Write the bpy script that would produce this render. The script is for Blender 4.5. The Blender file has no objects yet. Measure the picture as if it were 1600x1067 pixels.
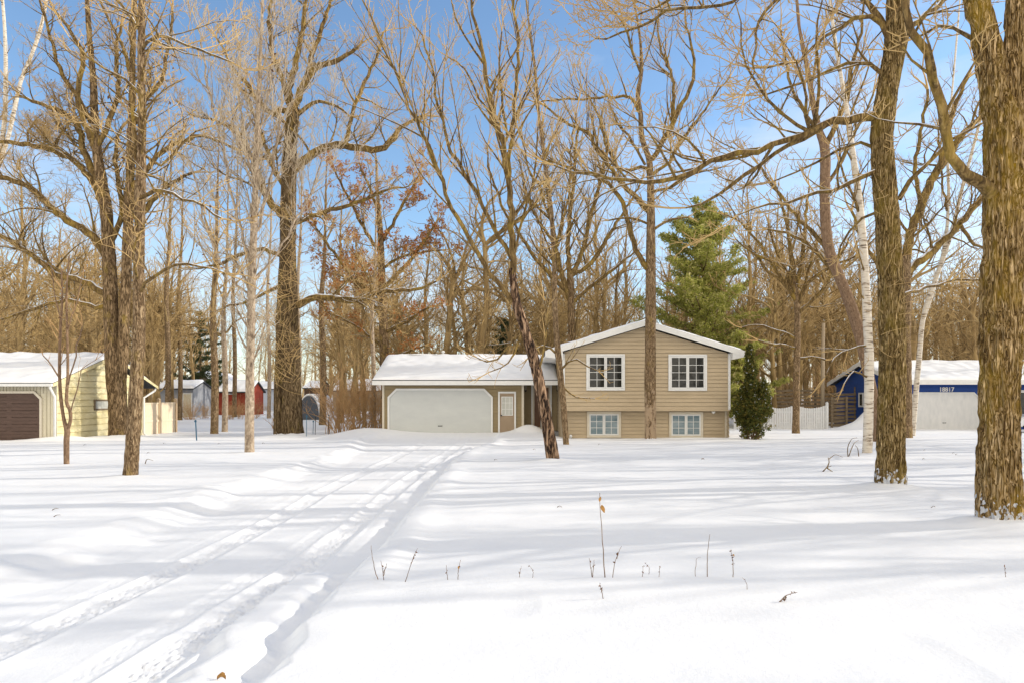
import bpy, math, random
import numpy as np
from mathutils import Vector

C = bpy.context.scene.collection
rad = math.radians
F, HX, HY, CZ = 1067.0, 800.0, 620.0, 1.7          # focal length, axis and eye height behind the measured positions


def W(px, py, d):
    return Vector(((px - HX) / F * d, d, CZ - (py - HY) / F * d))


# ------------------------------------------------------------------ noise
def _hash(i, j, k):
    n = (i.astype(np.int64) * 374761393 + j.astype(np.int64) * 668265263 + k.astype(np.int64) * 974711) & 0xffffffff
    n = ((n ^ (n >> 13)) * 1274126177) & 0xffffffff
    n = ((n ^ (n >> 15)) * 2246822519) & 0xffffffff
    return ((n ^ (n >> 16)) & 0xffff) / 32767.5 - 1.0


def vn(x, y, z=0.0):
    x, y, z = np.broadcast_arrays(np.asarray(x, float), np.asarray(y, float), np.asarray(z, float))
    xi, yi, zi = np.floor(x), np.floor(y), np.floor(z)
    fx, fy, fz = x - xi, y - yi, z - zi
    fx, fy, fz = [f * f * (3 - 2 * f) for f in (fx, fy, fz)]
    r = 0
    for a in (0, 1):
        for b in (0, 1):
            for c in (0, 1):
                w = (fx if a else 1 - fx) * (fy if b else 1 - fy) * (fz if c else 1 - fz)
                r = r + w * _hash(xi + a, yi + b, zi + c)
    return r


def ss(x, a, b):
    t = np.clip((x - a) / (b - a), 0, 1)
    return t * t * (3 - 2 * t)


# ------------------------------------------------------------------ objects
def mesh_np(name, V, Q=None, T=None, mat=None, parent=None, smooth=True, mats=None, mi=None):
    me = bpy.data.meshes.new(name)
    V = np.asarray(V, np.float32).reshape(-1, 3)
    nq = 0 if Q is None else len(Q)
    nt = 0 if T is None else len(T)
    idx = []
    if nq: idx.append(np.asarray(Q, np.int32).ravel())
    if nt: idx.append(np.asarray(T, np.int32).ravel())
    idx = np.concatenate(idx)
    me.vertices.add(len(V)); me.vertices.foreach_set('co', V.ravel())
    me.loops.add(len(idx)); me.loops.foreach_set('vertex_index', idx)
    me.polygons.add(nq + nt)
    st = np.concatenate([np.arange(nq) * 4, nq * 4 + np.arange(nt) * 3]).astype(np.int32)
    me.polygons.foreach_set('loop_start', st)
    me.update(calc_edges=True)
    me.polygons.foreach_set('use_smooth', np.full(nq + nt, smooth))
    for m in (mats or [mat]): me.materials.append(m)
    if mi is not None: me.polygons.foreach_set('material_index', np.asarray(mi, np.int32))
    o = bpy.data.objects.new(name, me); C.objects.link(o)
    if parent: o.parent = parent
    return o


def tag(o, label=None, cat=None, group=None, kind=None):
    if label: o['label'] = label
    if cat: o['category'] = cat
    if group: o['group'] = group
    if kind: o['kind'] = kind
    return o


def empty(name, loc, label=None, cat=None, group=None, rz=0):
    o = bpy.data.objects.new(name, None); C.objects.link(o)
    o.location = loc; o.rotation_euler.z = rz; o.empty_display_size = .2
    return tag(o, label, cat, group)


def copy_tree(o, loc, rz=0, sc=1, label=None, group=None):
    c = o.copy(); C.objects.link(c)
    c.location = loc; c.rotation_euler.z = rz; c.scale = (sc, sc, sc) if not hasattr(sc, '__len__') else sc
    if label: c['label'] = label
    if group: c['group'] = group
    for ch in o.children:
        k = ch.copy(); C.objects.link(k); k.parent = c
    return c


class MB:
    """collects solids and links them as one mesh object, relative to its thing's base"""
    def __init__(s, org=(0, 0, 0)): s.v = []; s.f = []; s.o = Vector(org)
    def add(s, vs, fs):
        n = len(s.v); s.v += [Vector(v) for v in vs]; s.f += [[i + n for i in f] for f in fs]
    def box(s, x0, x1, y0, y1, z0, z1):
        s.add([(x0, y0, z0), (x1, y0, z0), (x1, y1, z0), (x0, y1, z0), (x0, y0, z1), (x1, y0, z1), (x1, y1, z1), (x0, y1, z1)],
              [(0, 3, 2, 1), (4, 5, 6, 7), (0, 1, 5, 4), (1, 2, 6, 5), (2, 3, 7, 6), (3, 0, 4, 7)])
    def prism(s, poly, ax, a, b):
        """poly in the two other axes (kept in x,y,z order), extruded along axis ax from a to b"""
        def P(p, t):
            if ax == 'y': return (p[0], t, p[1])
            if ax == 'x': return (t, p[0], p[1])
            return (p[0], p[1], t)
        n = len(poly)
        s.add([P(p, a) for p in poly] + [P(p, b) for p in poly],
              [list(range(n)), list(range(2 * n - 1, n - 1, -1))] + [(i, (i + 1) % n, n + (i + 1) % n, n + i) for i in range(n)])
    def ring(s, outer, inner, ax, a, b):
        """frame between two matching outlines"""
        n = len(outer)
        for i in range(n):
            j = (i + 1) % n
            s.prism([outer[i], outer[j], inner[j], inner[i]], ax, a, b)
    def beam(s, p, q, w, h=None):
        p, q = Vector(p), Vector(q); h = h or w
        t = (q - p).normalized(); a = t.cross(Vector((0, 0, 1)))
        a = a.normalized() if a.length > .01 else Vector((1, 0, 0)); b = a.cross(t)
        vs = [c + a * (w / 2 * i) + b * (h / 2 * j) for c in (p, q) for i, j in ((-1, -1), (1, -1), (1, 1), (-1, 1))]
        s.add(vs, [(0, 1, 2, 3), (7, 6, 5, 4), (0, 4, 5, 1), (1, 5, 6, 2), (2, 6, 7, 3), (3, 7, 4, 0)])
    def tube(s, pts, r, n=8):
        pts = [Vector(p) for p in pts]
        rr = r if hasattr(r, '__len__') else [r] * len(pts)
        vs = []
        for i, p in enumerate(pts):
            t = (pts[min(i + 1, len(pts) - 1)] - pts[max(i - 1, 0)]).normalized()
            a = t.cross(Vector((.13, .97, .21))).normalized(); b = t.cross(a)
            vs += [p + (a * math.cos(k * 2 * math.pi / n) + b * math.sin(k * 2 * math.pi / n)) * rr[i] for k in range(n)]
        fs = [(i * n + k, i * n + (k + 1) % n, (i + 1) * n + (k + 1) % n, (i + 1) * n + k) for i in range(len(pts) - 1) for k in range(n)]
        fs += [list(range(n)), list(range(len(vs) - 1, len(vs) - n - 1, -1))]
        s.add(vs, fs)
    def lathe(s, prof, c, n=16, ax='z'):
        vs = []
        for r, h in prof:
            for k in range(n):
                a = 2 * math.pi * k / n
                u, v = r * math.cos(a), r * math.sin(a)
                vs.append(Vector(c) + Vector((u, v, h) if ax == 'z' else (u, h, v)))
        m = len(prof)
        fs = [(i * n + k, i * n + (k + 1) % n, (i + 1) * n + (k + 1) % n, (i + 1) * n + k) for i in range(m - 1) for k in range(n)]
        fs += [list(range(n)), list(range(m * n - 1, m * n - n - 1, -1))]
        s.add(vs, fs)
    def build(s, name, mat, parent=None, smooth=False, bevel=0, recalc=True):
        import bmesh
        me = bpy.data.meshes.new(name)
        me.from_pydata([tuple(v - s.o) for v in s.v], [], s.f)
        bm = bmesh.new(); bm.from_mesh(me)
        if recalc: bmesh.ops.recalc_face_normals(bm, faces=bm.faces)
        if bevel:
            bmesh.ops.bevel(bm, geom=[e for e in bm.edges if len(e.link_faces) == 2 and e.calc_face_angle(0) > .5], offset=bevel, segments=2, affect='EDGES', clamp_overlap=True)
        bm.to_mesh(me); bm.free()
        me.materials.append(mat)
        if smooth: me.polygons.foreach_set('use_smooth', [True] * len(me.polygons))
        o = bpy.data.objects.new(name, me); C.objects.link(o)
        if parent: o.parent = parent
        else: o.location = s.o
        return o


# ------------------------------------------------------------------ materials
def nm(name):
    m = bpy.data.materials.new(name); m.use_nodes = True
    N = m.node_tree.nodes; L = m.node_tree.links
    return m, N, L, N['Principled BSDF']


def node(N, L, typ, ins=None, **kw):
    n = N.new(typ)
    for k, v in kw.items(): setattr(n, k, v)
    for k, v in (ins or {}).items():
        if hasattr(v, 'is_output'): L.new(v, n.inputs[k])
        else: n.inputs[k].default_value = v
    return n


def ramp(N, L, fac, stops):
    r = N.new('ShaderNodeValToRGB'); L.new(fac, r.inputs[0])
    e = r.color_ramp.elements
    while len(e) < len(stops): e.new(.5)
    for el, (p, c) in zip(e, stops):
        el.position = p; el.color = (*c, 1) if len(c) == 3 else c
    return r.outputs[0]


def coords(N, L, sc):
    tc = N.new('ShaderNodeTexCoord')
    return node(N, L, 'ShaderNodeMapping', {'Vector': tc.outputs['Object'], 'Scale': sc}).outputs[0]


def pmat(name, c1, c2=None, sc=(3, 3, 3), rough=.7, bump=0, bsc=None, detail=6, bdist=.01, spec=.3, metal=0):
    m, N, L, B = nm(name)
    B.inputs['Roughness'].default_value = rough
    B.inputs['Specular IOR Level'].default_value = spec
    B.inputs['Metallic'].default_value = metal
    n = node(N, L, 'ShaderNodeTexNoise', {'Vector': coords(N, L, sc), 'Scale': 1.0, 'Detail': detail, 'Roughness': .6})
    L.new(ramp(N, L, n.outputs['Fac'], [(.3, c1), (.7, c2 or c1)]), B.inputs['Base Color'])
    if bump:
        n2 = node(N, L, 'ShaderNodeTexNoise', {'Vector': coords(N, L, bsc or sc), 'Scale': 1.0, 'Detail': 5})
        b = node(N, L, 'ShaderNodeBump', {'Height': n2.outputs['Fac'], 'Strength': bump, 'Distance': bdist})
        L.new(b.outputs[0], B.inputs['Normal'])
    return m


def snow_mat(name, fine=1.0):
    m, N, L, B = nm(name)
    B.inputs['Roughness'].default_value = .6
    B.inputs['Specular IOR Level'].default_value = .15
    v = coords(N, L, (1, 1, 1))
    n = node(N, L, 'ShaderNodeTexNoise', {'Vector': v, 'Scale': 2.5, 'Detail': 4})
    L.new(ramp(N, L, n.outputs['Fac'], [(.3, (.86, .865, .875)), (.7, (.90, .90, .90))]), B.inputs['Base Color'])
    a = node(N, L, 'ShaderNodeTexNoise', {'Vector': v, 'Scale': 16.0, 'Detail': 5, 'Roughness': .65})
    a2 = node(N, L, 'ShaderNodeTexNoise', {'Vector': v, 'Scale': 95.0, 'Detail': 3, 'Roughness': .7})
    b0 = node(N, L, 'ShaderNodeBump', {'Height': a2.outputs['Fac'], 'Strength': .35 * fine, 'Distance': .006})
    b = node(N, L, 'ShaderNodeBump', {'Height': a.outputs['Fac'], 'Strength': .22 * fine, 'Distance': .03, 'Normal': b0.outputs[0]})
    L.new(b.outputs[0], B.inputs['Normal'])
    return m


def bark_mat(name, dark, mid, light, sc=9, scar=None, lichen=None, lich=.5, snow_top=.78, foot=0, bump=.8, stretch=.18, dist=.03, furrow=False):
    m, N, L, B = nm(name)
    B.inputs['Roughness'].default_value = .9
    B.inputs['Specular IOR Level'].default_value = .1
    v = coords(N, L, (sc, sc, sc * stretch))
    n = node(N, L, 'ShaderNodeTexNoise', {'Vector': v, 'Scale': 1.6, 'Detail': 8, 'Roughness': .65, 'Distortion': .6})
    if furrow:
        vf = coords(N, L, (sc, sc, sc * stretch))
        nf = node(N, L, 'ShaderNodeTexNoise', {'Vector': vf, 'Scale': 1.0, 'Detail': 4.0, 'Roughness': .6, 'Distortion': .9})
        s1_ = node(N, L, 'ShaderNodeMath', {0: nf.outputs['Fac'], 1: .5}, operation='SUBTRACT')
        s2_ = node(N, L, 'ShaderNodeMath', {0: s1_.outputs[0]}, operation='ABSOLUTE')
        s3_ = node(N, L, 'ShaderNodeMath', {0: s2_.outputs[0], 1: 6.0}, operation='MULTIPLY')
        s4_ = node(N, L, 'ShaderNodeMath', {0: n.outputs['Fac'], 1: .5}, operation='SUBTRACT')
        hgt = node(N, L, 'ShaderNodeMath', {0: s4_.outputs[0], 1: 1.5, 2: s3_.outputs[0]}, operation='MULTIPLY_ADD')
        hgt.use_clamp = True
        height = hgt.outputs[0]
        col = ramp(N, L, height, [(.05, dark), (.30, mid), (.85, light)])
    else:
        height = n.outputs['Fac']
        col = ramp(N, L, height, [(.33, dark), (.5, mid), (.68, light)])
    v2 = coords(N, L, (1, 1, .5))
    if lichen:
        q = node(N, L, 'ShaderNodeTexNoise', {'Vector': v2, 'Scale': 2.2, 'Detail': 6, 'Roughness': .7})
        f = ramp(N, L, q.outputs['Fac'], [(.62 - lich * .3, (0, 0, 0)), (.72 - lich * .2, (.75, .75, .75))])
        mx = node(N, L, 'ShaderNodeMix', {0: f, 6: col, 7: (*lichen, 1)}, data_type='RGBA')
        mul = node(N, L, 'ShaderNodeMix', {0: .45, 6: mx.outputs[2], 7: col}, data_type='RGBA')
        col = mul.outputs[2]
    if scar:
        tcs = N.new('ShaderNodeTexCoord'); szs = node(N, L, 'ShaderNodeSeparateXYZ', {0: tcs.outputs['Object']})
        qs = node(N, L, 'ShaderNodeTexNoise', {'Vector': coords(N, L, (3, 3, 1.2)), 'Scale': 1.4, 'Detail': 6, 'Roughness': .65})
        zs = node(N, L, 'ShaderNodeMapRange', {0: szs.outputs['Z'], 1: scar[0], 2: scar[1], 3: .15, 4: -.25})
        as_ = node(N, L, 'ShaderNodeMath', {0: qs.outputs['Fac'], 1: zs.outputs[0]}, operation='ADD')
        gs = node(N, L, 'ShaderNodeMapRange', {0: as_.outputs[0], 1: .56, 2: .62, 3: 0, 4: .85})
        col = node(N, L, 'ShaderNodeMix', {0: gs.outputs[0], 6: col, 7: (.52, .38, .25, 1)}, data_type='RGBA').outputs[2]
    geo = N.new('ShaderNodeNewGeometry')
    sx = node(N, L, 'ShaderNodeSeparateXYZ', {0: geo.outputs['Normal']})
    v3 = coords(N, L, (1, 1, 1))
    q2 = node(N, L, 'ShaderNodeTexNoise', {'Vector': v3, 'Scale': 3.0, 'Detail': 5})
    ad = node(N, L, 'ShaderNodeMath', {0: q2.outputs['Fac'], 1: .5}, operation='MULTIPLY')
    ad2 = node(N, L, 'ShaderNodeMath', {0: sx.outputs['Z'], 1: ad.outputs[0]}, operation='ADD')
    f = node(N, L, 'ShaderNodeMapRange', {0: ad2.outputs[0], 1: snow_top + .22, 2: snow_top + .32})
    fac = f.outputs[0]
    if foot:
        tc = N.new('ShaderNodeTexCoord')
        sz = node(N, L, 'ShaderNodeSeparateXYZ', {0: tc.outputs['Object']})
        q3 = node(N, L, 'ShaderNodeTexNoise', {'Vector': coords(N, L, (16, 16, 11)), 'Scale': 1.0, 'Detail': 3})
        zz = node(N, L, 'ShaderNodeMapRange', {0: sz.outputs['Z'], 1: .05, 2: foot, 3: .12, 4: -.35})
        a3 = node(N, L, 'ShaderNodeMath', {0: q3.outputs['Fac'], 1: zz.outputs[0]}, operation='ADD')
        g = node(N, L, 'ShaderNodeMapRange', {0: a3.outputs[0], 1: .54, 2: .57})
        mxx = node(N, L, 'ShaderNodeMath', {0: fac, 1: g.outputs[0]}, operation='MAXIMUM')
        fac = mxx.outputs[0]
    mx = node(N, L, 'ShaderNodeMix', {0: fac, 6: col, 7: (.86, .87, .9, 1)}, data_type='RGBA')
    L.new(mx.outputs[2], B.inputs['Base Color'])
    b = node(N, L, 'ShaderNodeBump', {'Height': height, 'Strength': bump, 'Distance': dist})
    L.new(b.outputs[0], B.inputs['Normal'])
    return m


def birch_mat(name):
    m, N, L, B = nm(name)
    B.inputs['Roughness'].default_value = .7
    v = coords(N, L, (3, 3, 22))
    n = node(N, L, 'ShaderNodeTexNoise', {'Vector': v, 'Scale': 1.0, 'Detail': 4, 'Roughness': .6})
    n2 = node(N, L, 'ShaderNodeTexNoise', {'Vector': coords(N, L, (2, 2, 2)), 'Scale': 1.5, 'Detail': 3})
    a = node(N, L, 'ShaderNodeMath', {0: n2.outputs['Fac'], 1: .35, 2: n.outputs['Fac']}, operation='MULTIPLY_ADD')
    L.new(ramp(N, L, a.outputs[0], [(.50, (.05, .035, .025)), (.57, (.36, .28, .20)), (.63, (.60, .53, .43)), (.9, (.70, .64, .54))]), B.inputs['Base Color'])
    b = node(N, L, 'ShaderNodeBump', {'Height': a.outputs[0], 'Strength': .3, 'Distance': .01})
    L.new(b.outputs[0], B.inputs['Normal'])
    return m


def leaf_mat(name, cols, snow=None):
    m, N, L, B = nm(name)
    B.inputs['Roughness'].default_value = .75
    B.inputs['Specular IOR Level'].default_value = .15
    g = N.new('ShaderNodeNewGeometry')
    c = ramp(N, L, g.outputs['Random Per Island'], [(i / (len(cols) - 1), c) for i, c in enumerate(cols)])
    if snow:
        k = node(N, L, 'ShaderNodeMath', {0: g.outputs['Random Per Island'], 1: snow}, operation='GREATER_THAN')
        c = node(N, L, 'ShaderNodeMix', {0: k.outputs[0], 6: c, 7: (.85, .86, .88, 1)}, data_type='RGBA').outputs[2]
    L.new(c, B.inputs['Base Color'])
    tr = node(N, L, 'ShaderNodeBsdfTranslucent', {'Color': c}); ms = node(N, L, 'ShaderNodeMixShader', {0: .38, 1: B.outputs[0], 2: tr.outputs[0]})
    L.new(ms.outputs[0], N['Material Output'].inputs['Surface'])
    return m


def glass_mat(name, c1, c2, sc=(1.3, 1.3, 1.3)):
    m = pmat(name, c1, c2, sc=sc, rough=.04, spec=.5, detail=3)
    return m


M = {}
M['snow'] = snow_mat('snow')
M['roofsnow'] = snow_mat('roof_snow', .5)
M['siding'] = pmat('tan_siding', (.47, .375, .245), (.55, .44, .295), sc=(1.3, 1.3, 6), rough=.6, bump=.1, bsc=(4, 4, 40))
M['siding_dk'] = pmat('olive_tan_siding', (.30, .23, .125), (.33, .255, .14), sc=(2, 2, 9), rough=.6, bump=.1, bsc=(4, 4, 40))
M['white'] = pmat('white_trim_paint', (.74, .74, .72), (.8, .8, .78), sc=(5, 5, 5), rough=.5)
M['cream_trim'] = pmat('cream_trim_paint', (.62, .56, .45), (.68, .62, .5), sc=(5, 5, 5), rough=.55)
M['door_white'] = pmat('garage_door_paint', (.55, .57, .56), (.61, .63, .61), sc=(1.2, 1.2, 3), rough=.45, bump=.06, bsc=(30, 30, 6))
M['door_tan'] = pmat('tan_door_paint', (.33, .245, .165), (.37, .28, .19), sc=(3, 3, 3), rough=.5)
M['pane_dark'] = glass_mat('dark_window_glass', (.008, .010, .011), (.035, .035, .03), sc=(3, 3, 3))
M['pane_teal'] = glass_mat('teal_window_glass', (.12, .19, .22), (.30, .36, .38), sc=(1.2, 1.2, 5))
M['pane_pale'] = glass_mat('curtained_glass', (.42, .43, .38), (.6, .6, .55), sc=(14, 14, 1))
M['metal_dk'] = pmat('black_metal', (.02, .02, .02), (.035, .033, .03), rough=.4, metal=.5)
M['metal'] = pmat('galvanised_metal', (.3, .3, .31), (.42, .42, .43), rough=.5, metal=.6)
M['wood_door'] = pmat('stained_door_wood', (.10, .045, .02), (.17, .08, .035), sc=(12, 12, 1), rough=.4)
M['shingle'] = pmat('dark_shingles', (.04, .045, .05), (.08, .08, .085), sc=(8, 8, 8), rough=.9)
M['dark'] = pmat('dark_brown_board', (.09, .055, .035), (.13, .08, .05), rough=.8)  # plain dark brown, for the foundation and the far cabin walls
M['yellow'] = pmat('yellow_siding', (.66, .56, .28), (.88, .80, .52), sc=(1, 1, 2.2), rough=.6, bump=.1, bsc=(5, 5, 20))
M['cream'] = pmat('cream_board_siding', (.60, .55, .40), (.68, .62, .47), sc=(6, 6, 1), rough=.6)
M['brown_door'] = pmat('brown_garage_door_paint', (.075, .045, .033), (.11, .066, .05), sc=(3, 3, 20), rough=.5)
M['tanvinyl'] = pmat('tan_vinyl', (.80, .66, .47), (.86, .72, .53), sc=(6, 6, 1), rough=.5)
M['tanpost'] = pmat('tan_vinyl_post', (.50, .36, .22), (.58, .43, .27), sc=(6, 6, 1), rough=.5)
M['blue'] = pmat('navy_siding', (.008, .05, .25), (.014, .07, .32), sc=(3, 3, 8), rough=.5)
M['vinyl_white'] = pmat('white_vinyl', (.62, .63, .63), (.72, .72, .71), sc=(5, 5, 2), rough=.45)
M['oldwood'] = pmat('weathered_boards', (.13, .095, .06), (.26, .20, .13), sc=(3, 3, 25), rough=.9, bump=.4)
M['pole'] = pmat('pale_pole_wood', (.32, .25, .17), (.42, .34, .24), sc=(12, 12, 1), rough=.9, bump=.3)
M['red'] = pmat('red_barn_paint', (.24, .03, .015), (.32, .05, .022), sc=(8, 8, 1), rough=.7)
M['taupe'] = pmat('taupe_siding', (.33, .27, .20), (.40, .33, .25), sc=(8, 8, 2), rough=.7)
M['grey'] = pmat('grey_siding', (.26, .27, .29), (.34, .35, .37), sc=(8, 8, 2), rough=.7)
M['paleblue'] = pmat('pale_blue_siding', (.5, .55, .66), (.58, .63, .72), sc=(4, 4, 4), rough=.6)
M['tarp'] = pmat('dark_grey_tarp', (.06, .07, .085), (.10, .11, .13), sc=(4, 4, 4), rough=.6, bump=.4, bsc=(2, 2, 2), bdist=.05)
M['stake_blue'] = pmat('blue_stake_paint', (.02, .09, .16), (.03, .14, .24), rough=.5)
M['car_white'] = pmat('white_car_paint', (.7, .7, .71), (.73, .73, .74), rough=.15, spec=.6)
M['rubber'] = pmat('tyre_rubber', (.02, .02, .02), (.035, .035, .035), rough=.8)
M['lampglass'] = pmat('lantern_glass', (.4, .36, .28), (.5, .46, .38), rough=.2)
# bark
M['bark_oak'] = bark_mat('furrowed_oak_bark', (.06, .038, .02), (.19, .125, .065), (.36, .25, .14), sc=12, lichen=(.42, .30, .06), lich=.2, stretch=.16, furrow=True)
M['bark_darkoak'] = bark_mat('dark_furrowed_oak_bark', (.04, .026, .014), (.12, .082, .042), (.24, .17, .095), sc=13, lichen=(.30, .22, .05), lich=.2, stretch=.14, furrow=True, foot=.4)
M['bark_near'] = bark_mat('ridged_mossy_bark', (.055, .030, .011), (.36, .225, .075), (.70, .50, .27), sc=27, lichen=(.50, .32, .015), lich=.45, foot=.75, bump=1.0, stretch=.105, dist=.03, furrow=True)
M['bark_mossy'] = bark_mat('olive_mossy_bark', (.042, .025, .010), (.28, .185, .065), (.58, .42, .21), sc=30, lichen=(.38, .27, .04), lich=.4, foot=.7, bump=1.0, stretch=.105, dist=.03, furrow=True)
M['bark_brown'] = bark_mat('brown_bark', (.08, .05, .027), (.25, .165, .09), (.44, .32, .19), sc=22, lichen=(.46, .33, .07), lich=.2, stretch=.18, furrow=True)
M['bark_strip'] = bark_mat('brown_bark_stripped_low', (.08, .05, .027), (.25, .165, .09), (.44, .32, .19), sc=20, lichen=(.46, .33, .07), lich=.2, stretch=.16, furrow=True, scar=(1.1, 3.2), foot=.15)
M['bark_pale'] = bark_mat('pale_grey_bark', (.15, .11, .08), (.36, .28, .20), (.56, .46, .35), sc=9, stretch=.5, bump=.4)
M['bark_dark'] = bark_mat('split_dark_bark', (.018, .012, .010), (.15, .09, .055), (.50, .33, .21), sc=8, bump=1.0, stretch=.15, foot=.15, furrow=True)
M['bark_sap'] = bark_mat('purple_brown_bark', (.11, .07, .045), (.21, .135, .085), (.33, .23, .15), sc=16, bump=.5, stretch=.3)
M['birch'] = birch_mat('white_birch_bark')
M['limb'] = bark_mat('limb_bark', (.05, .032, .014), (.145, .094, .040), (.36, .25, .10), sc=10, lichen=(.44, .30, .05), lich=.4, bump=.6, snow_top=.70)
M['twig'] = pmat('tan_twigs', (.42, .27, .105), (.64, .45, .20), sc=(1.5, 1.5, 1.5), rough=.8)
M['twig_pale'] = pmat('pale_twigs', (.42, .33, .22), (.56, .46, .32), sc=(1.5, 1.5, 1.5), rough=.8)
M['twig_rust'] = pmat('rusty_shrub_stems', (.40, .22, .09), (.60, .38, .18), sc=(1.5, 1.5, 1.5), rough=.8)
M['limb_far'] = pmat('far_bark', (.15, .095, .04), (.50, .35, .155), sc=(2, 2, .7), rough=.9, detail=3)
M['rustleaf'] = leaf_mat('dry_oak_leaves', [(.42, .15, .045), (.56, .25, .08), (.38, .16, .06), (.60, .33, .13)])
M['brownleaf'] = leaf_mat('curled_dead_leaves', [(.10, .05, .03), (.2, .1, .05), (.14, .08, .04)])
M['goldleaf'] = leaf_mat('golden_dead_leaf', [(.40, .19, .05), (.5, .28, .09)])
M['pine'] = leaf_mat('pine_needles', [(.20, .23, .04), (.42, .43, .09), (.60, .56, .18), (.30, .32, .06), (.70, .61, .30)])
M['cedar'] = leaf_mat('cedar_sprays', [(.04, .055, .014), (.09, .105, .024), (.24, .19, .045), (.055, .07, .018), (.16, .16, .035)], snow=.975)
M['farpine'] = leaf_mat('far_spruce_needles', [(.06, .08, .035), (.11, .13, .06), (.08, .10, .045)])

# ------------------------------------------------------------------ ground
TREE_FEET = []      # (x, y, mound height, radius)


def foot_xy(px, d): return ((px - HX) / F * d, d)


def macro(x, y):
    z = -.22 * ss(y, 25, 37)
    g = ss(x, -9, -6.5) * (1 - ss(x, 1.0, 2.4)) * ss(y, 26, 30) * (1 - ss(y, 40, 50))
    z = z + .18 * g
    z = z + 1.15 * np.exp(-(((x - 21.3) / .7) ** 2 + ((y - 40.6) / .9) ** 2)) + .35 * np.exp(-(((x - 20.2) / .9) ** 2 + ((y - 40.4) / .8) ** 2))
    z = z + .38 * np.exp(-(((x - .75) / .75) ** 2 + ((y - 31.0) / .9) ** 2))
    z = z + .22 * np.exp(-(((x + 6.6) / 1.6) ** 2 + ((y - 31.5) / 1.1) ** 2))
    z = z + .16 * np.exp(-(((x + 18.2) / 1.2) ** 2 + ((y - 27.6) / .6) ** 2))
    return z


def gz(x, y):
    x = np.asarray(x, float); y = np.asarray(y, float)
    z = macro(x, y)
    near = 1 - ss(y, 35, 60)
    z = z + near * ((.045 - .02 * ss(y, 10, 3)) * .65 * vn(x / 4.1 + 7, y / 2.6) + .010 * vn(x / 1.3, y / .9 + 3) + .005 * vn(x / .33, y / .33, 2))
    # lower verge bank in front
    z = z + .05 * (ss(y, 5.2, 6.2) - ss(y, 6.4, 9)) * ss(x, -1.2, 0)
    # driveway, a shallow cut through the snow
    end = 1 - ss(y, 29, 31.5)
    wid = .9 * ss(y, 20, 28)
    xr = -1.55 + .09 * vn(y * .9, 1.5) + .05 * vn(y * 3.1, 9.5) + .03 * vn(y * 8, 4.5) + .014 * vn(y * 21, 2.5) + wid
    xl = -5.15 + .16 * vn(y * .7, 5.5) + .06 * vn(y * 2.6, 7.5) - wid * .9
    inside = ss(x, xl - .35, xl + .4) * (1 - ss(x, xr - .12, xr + .10))
    z = z - .15 * inside * end
    z = z + end * .055 * np.exp(-((x - xr - .28) / .22) ** 2) * (.6 + .6 * vn(y * 1.4, 33.0))
    # clumps along the left edge
    cl = np.clip(.3 + .9 * vn(x * 2.9 + 3, y * 2.6, 6), 0, 1.2)
    z = z + end * .055 * np.exp(-((x - xl + .15) / .38) ** 2) * cl + end * .012 * np.exp(-((x - xl) / .5) ** 2) * vn(x * 5, y * 5, 12)
    # broken ridge between the right track and the bank
    xc = xr - .37 + .06 * vn(y * 1.9, 22.0)
    z = z + .105 * np.exp(-(np.abs((x - xc - .03 * vn(y * 6, 8.0)) / .19)) ** 4) * (1 - ss(y, 6.7, 7.3)) * (.9 + .2 * vn(y * 2.3, 11.0))
    z = z + .07 * np.exp(-((x - xc) / .16) ** 2) * ss(y, 8, 9) * (1 - ss(y, 24, 30)) * np.clip(vn(y * 1.1, 61.0) + .2, 0, 1)
    # ruts
    for (cx, w, dep, tread) in ((-3.62, .16, .030, 1.05), (-2.30, .17, .034, 1.05), (-2.62, .12, .010, .45), (-3.92, .10, .006, .3), (-4.5, .14, .004, .15)):
        c = cx + .05 * vn(y * .22, cx * 9) + (.25 * ss(y, 14, 27) if cx > -3 else .1 * ss(y, 14, 27)) - .22 * (1 - ss(y, 3.5, 8))
        k = np.exp(-(np.abs((x - c) / w)) ** 5) * end * (1 - .5 * ss(y, 16, 26))
        z = z - dep * k
        lip = np.exp(-((np.abs(x - c) - w * 1.25) / .035) ** 2) * end
        z = z + .010 * lip * (dep / .03)
        if tread > .2:
            z = z + k * tread * (.007 * np.clip(vn(x * 26, y * 17, 5), -.2, 1) + .014 * vn(x * 58, y * 40, 8)) * (1 - .6 * ss(y, 7, 16))
    # churned snow of footprints on the driveway
    fp = np.clip(vn(x * 2.6, y * 2.2, 44) - .35, 0, 1) * inside * end * ss(y, 8, 14)
    z = z - .04 * fp
    # scattered dimples on the lawn
    dm = np.clip(vn(x * 1.1 + 9, y * .9, 71) - .62, 0, 1)
    z = z - .05 * dm * near
    for (fx, fy, h, r) in TREE_FEET:
        dd = ((x - fx) ** 2 + (y - fy) ** 2)
        z = z + h * np.exp(-dd / (r * r)) * (1 + .25 * vn(x * 4, y * 4, 3))
    return z


def gpt(x, y): return float(gz(np.array([x]), np.array([y]))[0])


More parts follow.
